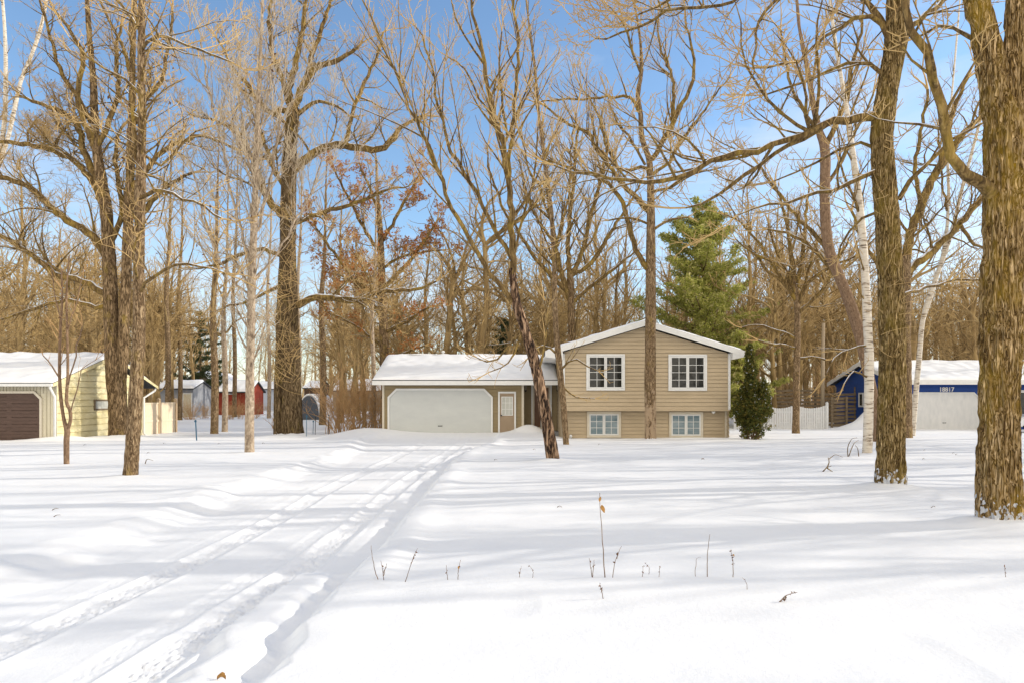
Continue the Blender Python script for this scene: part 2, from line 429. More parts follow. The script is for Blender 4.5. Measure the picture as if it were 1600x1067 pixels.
# ------------------------------------------------------------------ branches
class Tubes:
    def __init__(s): s.b = []      # (pts, radii, sides, material slot)
    def add(s, pts, rr, sides, slot=0): s.b.append((pts, rr, sides, slot))
    def arrays(s, org):
        groups = {}
        for p, r, n, m in s.b: groups.setdefault((len(p), n, m), []).append((p, r))
        VV, QQ, MI, off = [], [], [], 0
        for (n, S, m), lst in groups.items():
            P = np.array([[tuple(q) for q in p] for p, _ in lst]) - np.array(org)[None, None]
            R = np.array([r for _, r in lst])
            T = np.empty_like(P); T[:, 1:-1] = P[:, 2:] - P[:, :-2]; T[:, 0] = P[:, 1] - P[:, 0]; T[:, -1] = P[:, -1] - P[:, -2]
            T /= np.linalg.norm(T, axis=2, keepdims=True) + 1e-9
            ref = np.array([.31, .83, .12]); A = np.cross(T, ref); A /= np.linalg.norm(A, axis=2, keepdims=True) + 1e-9
            Bv = np.cross(T, A)
            a = np.arange(S) * 2 * np.pi / S
            V = P[:, :, None] + R[:, :, None, None] * (A[:, :, None] * np.cos(a)[None, None, :, None] + Bv[:, :, None] * np.sin(a)[None, None, :, None])
            B = len(lst)
            base = off + (np.arange(B) * n * S)[:, None, None]
            i = (np.arange(n - 1) * S)[None, :, None]; k = np.arange(S)[None, None, :]; k2 = (k + 1) % S
            q = np.stack([base + i + k, base + i + k2, base + i + S + k2, base + i + S + k], -1).reshape(-1, 4)
            VV.append(V.reshape(-1, 3)); QQ.append(q); MI.append(np.full(len(q), m)); off += B * n * S
        return np.concatenate(VV), np.concatenate(QQ), np.concatenate(MI)
    def build(s, name, mats, parent, org):
        V, Q, MI = s.arrays(org)
        return mesh_np(name, V, Q, mats=mats, mi=MI, parent=parent)


def rvec(rg):
    while 1:
        v = Vector((rg.uniform(-1, 1), rg.uniform(-1, 1), rg.uniform(-1, 1)))
        if .05 < v.length < 1: return v.normalized()


def spline(pts, n):
    """Catmull-Rom through pts (tuples of any length) to n samples"""
    P = np.array(pts, float)
    if len(P) == 2: 
        t = np.linspace(0, 1, n)[:, None]; return P[0] * (1 - t) + P[1] * t
    P = np.vstack([2 * P[0] - P[1], P, 2 * P[-1] - P[-2]])
    seg = np.linalg.norm(np.diff(P[1:-1, :3], axis=0), axis=1); cum = np.concatenate([[0], np.cumsum(seg)])
    out = []
    for u in np.linspace(0, cum[-1], n):
        i = min(np.searchsorted(cum, u, 'right') - 1, len(seg) - 1)
        t = (u - cum[i]) / max(seg[i], 1e-6)
        a, b, c, d = P[i:i + 4]
        out.append(.5 * ((2 * b) + (-a + c) * t + (2 * a - 5 * b + 4 * c - d) * t * t + (-a + 3 * b - 3 * c + d) * t ** 3))
    return np.array(out)


OAK = dict(dens=(0, 2.0, 2.8, 4.2), ratio=(0, .52, .5, .5), ang=(35, 70), wig=.30, up=.05, rmin=.0075, tw=3, snag=.5)
ELM = dict(dens=(0, 2.0, 2.6, 3.6), ratio=(0, .5, .5, .5), ang=(25, 50), wig=.16, up=.10, rmin=.0065, tw=3, snag=.5)


def walk(rg, p, d, L, r0, r1, prm, seg=.35):
    n = max(3, min(12, int(L / seg) + 2)); st = L / (n - 1)
    pts, rr = [p.copy()], [r0]
    d = d.copy(); kink = rvec(rg) * prm['wig']
    for i in range(1, n):
        if rg.random() < .55: kink = rvec(rg) * prm['wig']
        d = (d + kink + Vector((0, 0, prm['up']))).normalized()
        p = p + d * st; pts.append(p)
        rr.append(r0 + (r1 - r0) * (i / (n - 1)) ** .8)
    return pts, rr


def sprout(tb, rg, pts, rr, lvl, prm, maxl=3, tmin=.15, tmax=1.0, lenf=None, n=None):
    seglen = [(pts[i + 1] - pts[i]).length for i in range(len(pts) - 1)]
    L = sum(seglen)
    if n is None: n = L * prm['dens'][lvl]
    n = int(n + rg.random())
    for _ in range(n):
        t = tmin + (tmax - tmin) * rg.random() ** .85; u = t * L
        i = 0
        while i < len(seglen) - 1 and u > seglen[i]: u -= seglen[i]; i += 1
        k = min(1, u / max(seglen[i], 1e-6))
        p = pts[i].lerp(pts[i + 1], k); r = rr[i] * (1 - k) + rr[i + 1] * k
        d0 = (pts[i + 1] - pts[i]).normalized()
        q = rvec(rg); q = (q - d0 * q.dot(d0))
        if q.length < .05: continue
        q.normalize()
        if q.z < -.3 and rg.random() < .6: q.z *= -1
        a = rad(rg.uniform(*prm['ang']))
        d = (d0 * math.cos(a) + q * math.sin(a)).normalized()
        l = (lenf(t) if lenf else L * (1 - .6 * t) * prm['ratio'][lvl]) * rg.uniform(.55, 1.25)
        l = max(l, .18)
        r0 = max(prm['rmin'] * 1.15, min(r * .62, .011 * l + prm['rmin'] * .8)) if lvl > 1 else max(prm['rmin'] * 1.5, min(r * .6, .016 * l + .004))
        P, R = walk(rg, p, d, l, r0, prm['rmin'] * .75, prm, seg=.4 if lvl < 2 else .28)
        tb.add(P, R, 6 if r0 > .03 else (4 if r0 > .014 else 3), 0 if r0 > .016 else 1)
        if lvl < maxl: sprout(tb, rg, P, R, lvl + 1, prm, maxl)


def trunk_tube(path, S, step, org, ridge=0, flare=.35, seed=0, rf=9.0, lump=.04):
    """path rows (x,y,z,r) -> verts, quads of a furrowed tapering tube"""
    L = sum(np.linalg.norm(np.diff(np.array(path)[:, :3], axis=0), axis=1)); n = max(6, int(L / step))
    P = spline(path, n); R = P[:, 3].copy(); P = P[:, :3]
    T = np.gradient(P, axis=0); T /= np.linalg.norm(T, axis=1, keepdims=True)
    ref = np.array([0, 1., 0]); A = np.cross(T, ref); A /= np.linalg.norm(A, axis=1, keepdims=True); Bv = np.cross(T, A)
    a = np.arange(S) * 2 * np.pi / S
    h = (P[:, 2] - P[0, 2])[:, None]
    lobes = .5 + .5 * np.sin(a * 5 + seed) * .6 + .3 * np.sin(a * 3 + seed * 2)
    fl = 1 + flare * np.exp(-np.clip(h, 0, 99) / (R[0] * 1.1)) * lobes[None]
    rr = R[:, None] * fl
    cx, sx = np.cos(a)[None] * R[:, None], np.sin(a)[None] * R[:, None]
    rr = rr + R[:, None] * lump * 2 * vn(cx * 3 / R[0] * .3 + seed, sx * 3 / R[0] * .3, h * 1.1)
    if ridge:
        wx = .35 * vn(cx * 6, sx * 6, h * 3 + seed)
        nz = vn(cx * rf + wx * 1.3 + seed * 3, sx * rf + wx, h * rf * .26)
        nz2 = vn(cx * rf * 2.3 + seed, sx * rf * 2.3 + wx, h * rf * .45)
        rd = 1 - np.abs(nz) * 2.2
        rr = rr + ridge * (rd + .45 * nz2)
    V = P[:, None] + rr[:, :, None] * (A[:, None] * np.cos(a)[None, :, None] + Bv[:, None] * np.sin(a)[None, :, None])
    V = V - np.array(org)
    i = (np.arange(n - 1) * S)[:, None]; k = np.arange(S)[None]; k2 = (k + 1) % S
    Q = np.stack([i + k, i + k2, i + S + k2, i + S + k], -1).reshape(-1, 4)
    return V.reshape(-1, 3), Q


def px_path(rows, d, doff=None):
    """rows (px, py, width px) at depth d (+ offset growing along the path)"""
    out = []
    for i, r in enumerate(rows):
        dd = d + (doff * i / max(1, len(rows) - 1) if doff else 0)
        if len(r) > 3: dd = d + r[3]
        v = W(r[0], r[1], dd); out.append((v.x, v.y, v.z, r[2] * dd / F / 2))
    return out


def hero(name, label, d, trunks, limbs=(), prm=OAK, bark='bark_oak', twig='twig', S=28, step=.12, ridge=0, rf=9, seed=1,
         auto=None, limb_maxl=3, group=None, cat='tree', flare=.35, mound=(.07, .6), leaves=0, leafmat='brownleaf', limbmat='limb', extra=None, autolen=None, dens=1.0):
    rg = random.Random(seed)
    prm = dict(prm); prm['dens'] = tuple(q * dens * 1.62 for q in prm['dens'])
    paths = [px_path(t, d) for t in trunks]
    x, y = paths[0][0][:2]
    if mound: TREE_FEET.append((x, y - .1, mound[0], mound[1]))
    base = Vector((x, y, macro(x, y) - .02))
    root = empty(name, base, label, cat, group)
    VV, QQ, off = [], [], 0
    for j, p in enumerate(paths):
        if j == 0 or p[0][2] < .6:
            p[0] = (p[0][0], p[0][1], min(p[0][2], base.z - .05) - .15, p[0][3])
        far = S if j == 0 else max(10, int(S * .8))
        V, Q = trunk_tube(p, far, step, base, ridge * (1 if j == 0 else .8), flare if (j == 0 or p[0][2] < .6) else .0, seed + j, rf)
        VV.append(V); QQ.append(Q + off); off += len(V)
    mesh_np('trunk', np.concatenate(VV), np.concatenate(QQ), mat=M[bark], parent=root)
    tb = Tubes()
    for j, l in enumerate(limbs):
        lp = px_path(l, d, rg.uniform(-1.6, 1.6)) if len(l[0]) == 3 else px_path(l, d)
        L = sum(math.dist(lp[i][:3], lp[i + 1][:3]) for i in range(len(lp) - 1))
        sp = spline(lp, max(5, int(L / .3)))
        wob = [Vector((0, 0, 0))] + [rvec(rg) * .05 * min(1, L / 4) for _ in range(len(sp) - 1)]
        pts = [Vector(q[:3]) + w for q, w in zip(sp, wob)]; rr = [max(prm['rmin'], float(q[3])) for q in sp]
        tb.add(pts, rr, 10 if rr[0] > .05 else 7, 0)
        sprout(tb, rg, pts, rr, 1, prm, limb_maxl, tmin=.12)
        tip = pts[-1]; dd = (pts[-1] - pts[-2]).normalized()
        for _ in range(2):
            P, R = walk(rg, tip, (dd + rvec(rg) * .4).normalized(), min(1.8, L * .35), rr[-1] * .9, prm['rmin'], prm)
            tb.add(P, R, 4, 1); sprout(tb, rg, P, R, 2, prm, limb_maxl)
    if auto:
        for (ti, n, t0, t1, l0, l1) in auto:
            sp = spline(paths[ti], 24); pts = [Vector(q[:3]) for q in sp]; rr = [float(q[3]) for q in sp]
            sprout(tb, rg, pts, rr, 1, prm, limb_maxl, tmin=t0, tmax=t1, n=n, lenf=lambda t: l0 + (l1 - l0) * ((t - t0) / max(1e-6, t1 - t0)))
    if extra: extra(tb, rg)
    if tb.b:
        tb.build('crown', [M[limbmat], M[twig]], root, base)
    if leaves:
        ends = [b[0][rg.randrange(len(b[0]) // 2, len(b[0]))] for b in tb.b if b[2] == 3]
        leaf_cloud('leaves', [rg.choice(ends) + rvec(rg) * .1 for _ in range(leaves)], rg, *((.055, .115) if leafmat == 'rustleaf' else (.025, .055)), M[leafmat], root, base)
    return root


def leaf_cloud(name, pts, rg, s0, s1, mat, parent, org, stretch=1.0, ups=0, wd_=.45):
    n = len(pts); nr = np.random.RandomState(rg.randrange(1 << 30))
    P = np.array([tuple(p) for p in pts]) - np.array(org)
    A = nr.normal(size=(n, 3)); A[:, 2] += ups; A /= np.linalg.norm(A, axis=1, keepdims=True)
    B = nr.normal(size=(n, 3)); B -= A * (A * B).sum(1, keepdims=True); B /= np.linalg.norm(B, axis=1, keepdims=True)
    Cn = np.cross(A, B)
    s = nr.uniform(s0, s1, (n, 1))
    V = np.stack([P - A * s * stretch, P + B * s * wd_ + Cn * s * .12, P + A * s * stretch, P - B * s * wd_ + Cn * s * .12], 1).reshape(-1, 3)
    i = np.arange(n)[:, None] * 4
    return mesh_np(name, V, np.concatenate([i, i + 1, i + 2, i + 3], 1), mat=mat, parent=parent, smooth=False)


exec_order = []


# ------------------------------------------------------------------ building helpers
def front(Y): return lambda u, z, off: (u, Y - off, z)
def rightside(X): return lambda u, z, off: (X + off, u, z)
def leftside(X): return lambda u, z, off: (X - off, u, z)


def siding(name, lo, hi, ul, ur, put, mat, parent, org, pitch=.163, lip=.02):
    mb = MB(org); z = lo
    ul = ul if callable(ul) else (lambda q, a=ul: a)
    ur = ur if callable(ur) else (lambda q, a=ur: a)
    while z < hi - .01:
        zb = min(z + pitch, hi)
        a, b, c, d = ul(z), ur(z), ur(zb), ul(zb)
        if b - a > .05:
            g = .10 * pitch
            mb.add([put(a, z, lip), put(b, z, lip), put(c, zb - g, .002), put(d, zb - g, .002), put(a, z, -.03), put(b, z, -.03),
                    put(c, zb - g, -.03), put(d, zb - g, -.03), put(c, zb, -.03), put(d, zb, -.03)], [(0, 1, 2, 3), (4, 5, 1, 0), (3, 2, 6, 7), (7, 6, 8, 9)])
        z = zb
    return mb.build(name, mat, parent, recalc=False)


def rect(u0, u1, z0, z1): return [(u0, z0), (u1, z0), (u1, z1), (u0, z1)]


def window(parent, org, u0, u1, z0, z1, Y, cols, rows, pane, casing, sash='white', n=2, cw=.085):
    mb = MB(org); mb.ring(rect(u0, u1, z0, z1), rect(u0 + cw, u1 - cw, z0 + cw, z1 - cw), 'y', Y - .085, Y - .0)
    w = mb.build('window', M[casing], parent, bevel=.006)
    g = .02; iw = (u1 - u0 - 2 * cw) / n
    for i in range(n):
        a, b = u0 + cw + i * iw + .004, u0 + cw + (i + 1) * iw - .004; c, d = z0 + cw + .004, z1 - cw - .004
        s = .055
        mb = MB(org); mb.ring(rect(a, b, c, d), rect(a + s, b - s, c + s, d - s), 'y', Y - .068, Y - .012)
        pw, ph = (b - a - 2 * s) / cols, (d - c - 2 * s) / rows
        for k in range(1, cols): mb.box(a + s + k * pw - g / 2, a + s + k * pw + g / 2, Y - .052, Y - .044, c + s, d - s)
        for k in range(1, rows):
            mb.box(a + s, b - s, Y - .0535, Y - .0425, c + s + k * ph - g / 2, c + s + k * ph + g / 2)
        mb.build('sash', M[sash], w)
        mb = MB(org); mb.box(a + s - .01, b - s + .01, Y - .040, Y - .030, c + s - .01, d - s + .01)
        mb.build('pane', M[pane], w)
    return w


def snow_slab(name, A, B, Cc, D, th, parent, org, mat='roofsnow', nu=90, nv=24, seed=0, lump=.03):
    """snow lying on a roof slope: A,B eave corners, Cc,D ridge corners"""
    A, B, Cc, D = [np.array(p, float) for p in (A, B, Cc, D)]
    u = np.linspace(0, 1, nu); v = np.linspace(0, 1, nv)
    U, V = np.meshgrid(u, v)
    P = (A * (1 - U)[..., None] + B * U[..., None]) * (1 - V)[..., None] + (D * (1 - U)[..., None] + Cc * U[..., None]) * V[..., None]
    nrm = np.cross(B - A, D - A); nrm /= np.linalg.norm(nrm)
    if nrm[2] < 0: nrm = -nrm
    Lu, Lv = np.linalg.norm(B - A), np.linalg.norm(D - A)
    e = np.minimum(np.minimum(U, 1 - U) * Lu, V * Lv)
    e = np.maximum(0, e * (1 + 0 * e)); h = th * (.8 + .35 * vn(P[..., 0] * 2.3 + seed, P[..., 1] * 2.3)) * (1 - np.exp(-e / (.05 + .04 * np.abs(vn(P[..., 0] * 4, P[..., 1] * 4, seed))))) + lump * vn(P[..., 0] / 1.2 + seed, P[..., 1] / 1.0) * np.minimum(1, e / .3)
    top = P + nrm * (h[..., None] + .004)
    # squared-off edges
    top[(e == 0)] = (P + nrm * .004)[(e == 0)]
    i = np.arange(nv - 1)[:, None] * nu; k = np.arange(nu - 1)[None]
    Q = np.stack([i + k, i + k + 1, i + nu + k + 1, i + nu + k], -1).reshape(-1, 4)
    V_ = top.reshape(-1, 3) - np.array(org)
    n = len(V_)
    bot = P.reshape(-1, 3) - np.array(org)
    ridge = np.arange(nu) + (nv - 1) * nu
    cap = np.stack([ridge[:-1], ridge[1:], n + np.arange(1, nu), n + np.arange(nu - 1)], -1)
    V_ = np.concatenate([V_, bot[ridge]])
    return mesh_np(name, V_, np.concatenate([Q, cap]), mat=M[mat], parent=parent)


def chamfer(u0, u1, z0, z1, c): return [(u0, z0), (u1, z0), (u1, z1 - c), (u1 - c, z1), (u0 + c, z1), (u0, z1 - c)]


def garage_door(parent, org, u0, u1, z0, z1, Y, c, mat, trim, rows=4, cols=8, name='garage_door', tw=.09):
    import bmesh
    mb = MB(org); mb.prism(chamfer(u0, u1, z0, z1, c), 'y', Y - .045, Y - .021)
    h = (z1 - z0) / rows; w = (u1 - u0) / cols
    for r in range(rows):
        a, b = z0 + r * h + .012, z0 + (r + 1) * h - .012
        if r == rows - 1: mb.prism(chamfer(u0 + .02, u1 - .02, a, b - .02, min(c, b - a - .08)), 'y', Y - .055, Y - .044)
        else: mb.box(u0 + .02, u1 - .02, Y - .055, Y - .044, a, b)
        for k in range(cols):
            x0 = u0 + k * w + .1
            if r == rows - 1 and k in (0, cols - 1): continue
            mb.ring(rect(x0, x0 + w - .2, a + .12, b - .12), rect(x0 + .03, x0 + w - .23, a + .15, b - .15), 'y', Y - .0585, Y - .054)
    d = mb.build(name, M[mat], parent)
    if u1 > -19: 
        um = (u0 + u1) / 2; mb = MB(org); mb.box(um - .09, um + .09, Y - .075, Y - .06, z0 + .42, z0 + .45); mb.box(um - .10, um - .08, Y - .075, Y - .052, z0 + .41, z0 + .46); mb.box(um + .08, um + .10, Y - .075, Y - .052, z0 + .41, z0 + .46); mb.build('handle', M['metal_dk'], d)
    mb = MB(org); o = chamfer(u0 - tw, u1 + tw, z0, z1 + tw, c + tw * .6); i = chamfer(u0, u1, z0, z1, c)
    for a in range(1, 6):
        b = (a + 1) % 6
        mb.prism([o[a], o[b], i[b], i[a]], 'y', Y - .085, Y - .018)
    mb.build('door_trim', M[trim], d)
    return d


# ------------------------------------------------------------------ THE HOUSE
org = Vector((1.5, 29.5, -.15))
H = empty('house', org, 'tan split-level house with attached garage and snow-covered roofs behind the bare trees', 'house')
# two-storey gable block
XL, XR, YF, YB = 2.21, 9.4, 29.5, 37.5
RX, RZ, SL = 5.685, 4.97, .306
under = lambda x: RZ - .26 - SL * abs(x - RX)
mb = MB(org)
mb.prism([(XL + .04, 1.165), (XR - .04, 1.165), (XR - .04, under(XR)), (RX, under(RX)), (XL + .04, under(XL))], 'y', YF + .04, YB)
mb.box(XL + .06, XR - .06, YF + .44, YB, -.6, 1.149)
mb.build('wall', M['siding'], H)
def gl(z): return max(XL + .05, RX - (under(RX) - z) / SL)
def gr(z): return min(XR - .05, RX + (under(RX) - z) / SL)
siding('gable_siding', 1.16, under(RX) - .02, gl, gr, front(YF), M['siding'], H, org)
siding('lower_siding', -.25, 1.10, XL + .08, XR - .08, front(YF + .4), M['siding'], H, org)
mb = MB(org); mb.box(XL, XR, YF - .03, YF + .40, 1.10, 1.158); mb.build('overhang_trim', M['siding'], H)
mb = MB(org); mb.box(XL + .07, XR - .07, YF + .33, YF + .43, -.5, -.13); mb.build('foundation', M['dark'], H)
for a, b in ((XL - .03, XL + .07), (XR - .07, XR + .03)):
    mb = MB(org); mb.box(a, b, YF - .035, YF + .08, 1.161, under(XR) - .0); mb.build('corner_trim', M['white'], H)
for a, b in ((XL - .02, XL + .08), (XR - .08, XR + .02)):
    mb = MB(org); mb.box(a, b, YF + .36, YF + .45, -.4, 1.098); mb.build('corner_trim', M['cream_trim'], H)
siding('side_siding', -.2, 3.5, YF + .09, YB, leftside(XL), M['siding'], H, org)
siding('side_siding', -.2, 3.5, YF + .09, YB, rightside(XR), M['siding'], H, org)
# gable roof
y0, y1 = 29.15, 37.9; EX = 4.27
for s in (-1, 1):
    mb = MB(org)
    ex, ez = RX + s * EX, RZ - SL * EX
    mb.prism([(RX, RZ - .02), (ex, ez - .02), (ex, ez - .17), (RX, RZ - .17)], 'y', y0 + .03, y1)
    r = mb.build('roof', M['shingle'], H)
    mb = MB(org)
    mb.prism([(RX, RZ), (ex, ez), (ex, ez - .24), (RX, RZ - .25)], 'y', y0, y0 + .029)
    mb.prism([(RX, RZ - .175), (ex, ez - .175), (ex, ez - .19), (RX, RZ - .19)], 'y', y0 + .03, YF)
    mb.build('rake_board', M['white'], r)
    mb = MB(org)
    if s > 0:
        mb.prism([(XR + .035, under(XR) + .04), (ex, ez - .20), (ex, ez - .25), (XR + .035, ez - .36)], 'y', y0 + .01, y1)
    else:
        mb.prism([(XL - .035, under(XL) + .04), (ex, ez - .20), (ex, ez - .25), (XL - .035, ez - .36)], 'y', y0 + .01, y1)
    mb.build('soffit', M['white'], r)
    snow_slab('roof_snow', (ex, y0, ez - .02) if s < 0 else (ex, y1, ez - .02), (ex, y1, ez - .02) if s < 0 else (ex, y0, ez - .02),
              (RX, y1, RZ - .02) if s < 0 else (RX, y0, RZ - .02), (RX, y0, RZ - .02) if s < 0 else (RX, y1, RZ - .02), .10, r, org, seed=s * 3, lump=.015)


def fx(px, Y): return (px - HX) / F * Y
def fz(py, Y): return CZ - (py - HY) / F * Y


for (a, b, c, d, pane) in ((916, 976, 553, 609.5, 'pane_dark'), (1044, 1104, 553.5, 610, 'pane_dark')):
    window(H, org, fx(a, YF), fx(b, YF), fz(d, YF), fz(c, YF), YF, 2, 4, pane, 'white')
for (a, b, c, d) in ((917, 970, 642.5, 683), (1045, 1098, 643, 683.5)):
    window(H, org, fx(a, YF + .4), fx(b, YF + .4), fz(d, YF + .4), fz(c, YF + .4), YF + .4, 2, 3, 'pane_teal', 'cream_trim', cw=.1)
mb = MB(org); mb.lathe([(.02, 0), (.07, .0), (.075, -.05), (.05, -.09), (.01, -.1)], (fx(1115, 29.6), 29.62, 1.09), 14); mb.build('soffit_light', M['white'], H, smooth=True)
mb = MB(org); x = fx(893, 29.3); mb.tube([(x, 29.75, -.3), (x, 29.75, -.05), (x, 29.7, .02), (x, 29.55, .02)], .06, 12); mb.build('vent_pipe', M['white'], H, smooth=True)

# garage block
GL, GR, GY = -6.06, .51, 32.0
mb = MB(org); mb.box(GL + .04, GR - .08, GY + .04, 38.9, -.5, 2.42)
mb.prism([(GY + .01, 2.42), (38.9, 2.42), (35.2, 3.68)], 'x', GL + .04, GL + .2)
mb.build('wall', M['siding_dk'], H)
siding('garage_siding', -.2, 2.42, GL + .05, GR - .05, front(GY), M['siding_dk'], H, org)
mb = MB(org)
mb.box(GL - .02, GL + .08, GY - .035, GY + .06, -.3, 2.40)
mb.build('corner_trim', M['cream_trim'], H)
mb = MB(org); mb.box(GR - .06, GR + .05, GY - .035, GY + .06, -.3, 2.40)
mb.build('corner_trim', M['cream_trim'], H)
garage_door(H, org, fx(609, GY), fx(767, GY), -.08, fz(609.5, GY), GY, .34, 'door_white', 'white')
# side door
dx0, dx1, dz0, dz1 = fx(781, GY), fx(803.5, GY), -.05, fz(614, GY)
mb = MB(org); mb.box(dx0, dx1, GY - .05, GY - .021, dz0, dz1)
for a in (dx0 + .10, (dx0 + dx1) / 2 + .02):
    mb.ring(rect(a, a + .22, dz0 + .15, dz0 + .75), rect(a + .025, a + .195, dz0 + .175, dz0 + .725), 'y', GY - .056, GY - .049)
D = mb.build('door', M['door_tan'], H)
mb = MB(org); t = .08
mb.box(dx0 - t, dx0, GY - .085, GY - .019, dz0, dz1 + t); mb.box(dx1, dx1 + t, GY - .085, GY - .019, dz0, dz1 + t); mb.box(dx0, dx1, GY - .085, GY - .019, dz1, dz1 + t)
mb.build('door_trim', M['white'], D)
wx0, wx1, wz0, wz1 = fx(783.5, GY), fx(801.5, GY), fz(648.5, GY), fz(619, GY)
mb = MB(org); mb.ring(rect(wx0, wx1, wz0, wz1), rect(wx0 + .035, wx1 - .035, wz0 + .035, wz1 - .035), 'y', GY - .07, GY - .049)
for k in (1, 2):
    u = wx0 + (wx1 - wx0) * k / 3; mb.box(u - .01, u + .01, GY - .066, GY - .058, wz0 + .03, wz1 - .03)
    v = wz0 + (wz1 - wz0) * k / 3; mb.box(wx0 + .03, wx1 - .03, GY - .067, GY - .057, v - .01, v + .01)
mb.build('window_frame', M['white'], D)
mb = MB(org); mb.box(wx0 + .02, wx1 - .02, GY - .056, GY - .0505, wz0 + .02, wz1 - .02); mb.build('pane', M['pane_pale'], D)
mb = MB(org); mb.lathe([(.03, 0), (.03, -.02), (.012, -.03), (.012, -.05), (.032, -.06), (.034, -.08), (.015, -.095)], (dx0 + .07, GY - .05, .85), 12, ax='y'); mb.build('handle', M['metal_dk'], D, smooth=True)
# garage roof, reaching across the entry
ey, ry, ez, rz = 31.4, 35.2, 2.46, 3.83
xa, xb = -6.43, 2.1
mb = MB(org)
mb.prism([(ey, ez), (ry, rz), (ry, rz - .14), (ey, ez - .14)], 'x', xa + .03, xb)
mb.prism([(ry, rz), (39.2, ez + .02), (39.2, ez - .12), (ry, rz - .14)], 'x', xa + .03, xb)
r = mb.build('roof', M['shingle'], H)
mb = MB(org)
mb.box(xa, xb, ey - .025, ey - .001, ez - .20, ez + .0)
mb.prism([(ey, ez + .01), (ry, rz + .01), (ry, rz - .17), (ey, ez - .17)], 'x', xa, xa + .028)
mb.box(xa + .03, xb, ey, GY - .03, ez - .20, ez - .18)
mb.build('fascia', M['white'], r)
mb = MB(org); mb.box(xa, xb, ey - .035, ey - .0, ez + .002, ez + .035); mb.build('drip_edge', M['shingle'], r)
mb = MB(org); mb.box(xa, xb, ry - .06, ry + .06, rz - .03, rz + .02); mb.build('ridge_cap', M['shingle'], r)
snow_slab('roof_snow', (xa, ey + .02, ez + .036), (xb, ey + .02, ez + .036), (xb, ry, rz), (xa, ry, rz), .065, r, org, nu=200, nv=70, lump=.03)
snow_slab('roof_snow', (xb, 39.2, ez), (xa, 39.2, ez), (xa, ry, rz), (xb, ry, rz), .09, r, org, seed=9)
mb = MB(org); mb.lathe([(.06, -.2), (.06, .16), (.09, .17), (.07, .24), (.01, .27)], (fx(692, ry), ry + .1, rz), 12); mb.build('roof_vent', M['white'], H, smooth=True)
# recessed entry
EY = 33.1
mb = MB(org); mb.box(GR + .05, XL, EY + .04, EY + .2, -.4, 2.5); mb.build('wall', M['siding_dk'], H)
siding('entry_siding', -.2, 2.4, GR + .05, XL - .02, front(EY), M['siding_dk'], H, org)
siding('entry_side_siding', -.2, 2.4, GY + .06, EY, rightside(GR - .03), M['siding_dk'], H, org)
mb = MB(org); mb.box(GR + .1, XL, 32.2, EY - .03, -.3, .08); mb.build('step', M['grey'], H)
ex0, ex1 = fx(830, EY), fx(862, EY)
mb = MB(org); mb.box(ex0 + .08, ex1 - .08, EY - .05, EY - .021, .14, 2.22); D = mb.build('entry_door', M['wood_door'], H)
mb = MB(org); mb.ring(rect(ex0, ex1, .10, 2.32), rect(ex0 + .08, ex1 - .08, .16, 2.24), 'y', EY - .10, EY - .02); mb.build('door_trim', M['white'], D)
mb = MB(org); mb.ring(rect(ex0 + .085, ex1 - .085, .165, 2.235), rect(ex0 + .15, ex1 - .15, .26, 2.16), 'y', EY - .085, EY - .06); mb.build('storm_door_frame', M['cream_trim'], D)
mb = MB(org); mb.box(ex0 + .45, ex1 - .14, EY - .078, EY - .068, .25, 1.25); mb.build('pane', M['pane_pale'], D)
for lx in (fx(821.5, EY), fx(871, EY)):
    mb = MB(org); lz = fz(606, EY)
    mb.box(lx - .04, lx + .04, EY - .05, EY - .015, lz - .06, lz + .16)
    mb.beam((lx, EY - .05, lz + .12), (lx, EY - .14, lz + .17), .02)
    mb.lathe([(.015, .2), (.09, .13), (.095, .12), (.07, .11)], (lx, EY - .14, lz), 8)
    mb.lathe([(.055, -.10), (.06, -.115), (.03, -.16), (.01, -.18)], (lx, EY - .14, lz), 8)
    for a in range(4):
        c, s_ = math.cos(a * math.pi / 2 + .78) * .06, math.sin(a * math.pi / 2 + .78) * .06
        mb.beam((lx + c, EY - .14 + s_, lz + .115), (lx + c * .85, EY - .14 + s_ * .85, lz - .105), .012)
    l = mb.build('porch_lamp', M['metal_dk'], H)
    mb = MB(org); mb.lathe([(.05, .11), (.045, -.1)], (lx, EY - .14, lz), 8); mb.build('lamp_glass', M['lampglass'], l)

# ------------------------------------------------------------------ yellow garage, left
org = Vector((-21, 27.5, -.2))
Y_ = empty('garage_house', org, 'pale yellow garage with brown door and snowy roof at the left edge', 'garage')
SX, YA, YZ = -18.45, 27.5, 34.1; YM = 31.3
mb = MB(org)
mb.box(-26.5, SX - .04, YA + .01, YZ, -.6, 2.2); mb.prism([(YA + .01, 2.2), (YZ, 2.2), (YM, 3.5)], 'x', -26.5, SX - .04)
mb.build('wall', M['yellow'], Y_)
def yl(z): return YA + .05 if z < 2.2 else YA + .05 + (z - 2.2) / 1.3 * (YM - YA)
def yr(z): return YZ - .05 if z < 2.2 else YZ - .05 - (z - 2.2) / 1.3 * (YZ - YM)
siding('side_siding', -.3, 3.45, yl, yr, rightside(SX), M['yellow'], Y_, org, pitch=.27, lip=.022)
mb = MB(org)
for k in range(60):
    u = -26.4 + k * .135
    mb.box(u, u + .115, YA - .02, YA + .012, -.4, 2.2)
mb.build('front_boards', M['cream'], Y_)
mb = MB(org); mb.box(SX - .06, SX + .035, YA - .04, YA + .06, -.4, 2.2); mb.box(-19.0 + .1, -18.75, YA - .035, YA - .021, -.4, 1.86); mb.build('corner_trim', M['cream'], Y_)
gd = garage_door(Y_, org, -23.9, fx(64, YA), -.35, fz(614, YA), YA - .01, .24, 'brown_door', 'cream_trim', rows=8, cols=4)
mb = MB(org)
e0, r0, ez_, rz_ = 27.15, YM, 2.27, 3.63
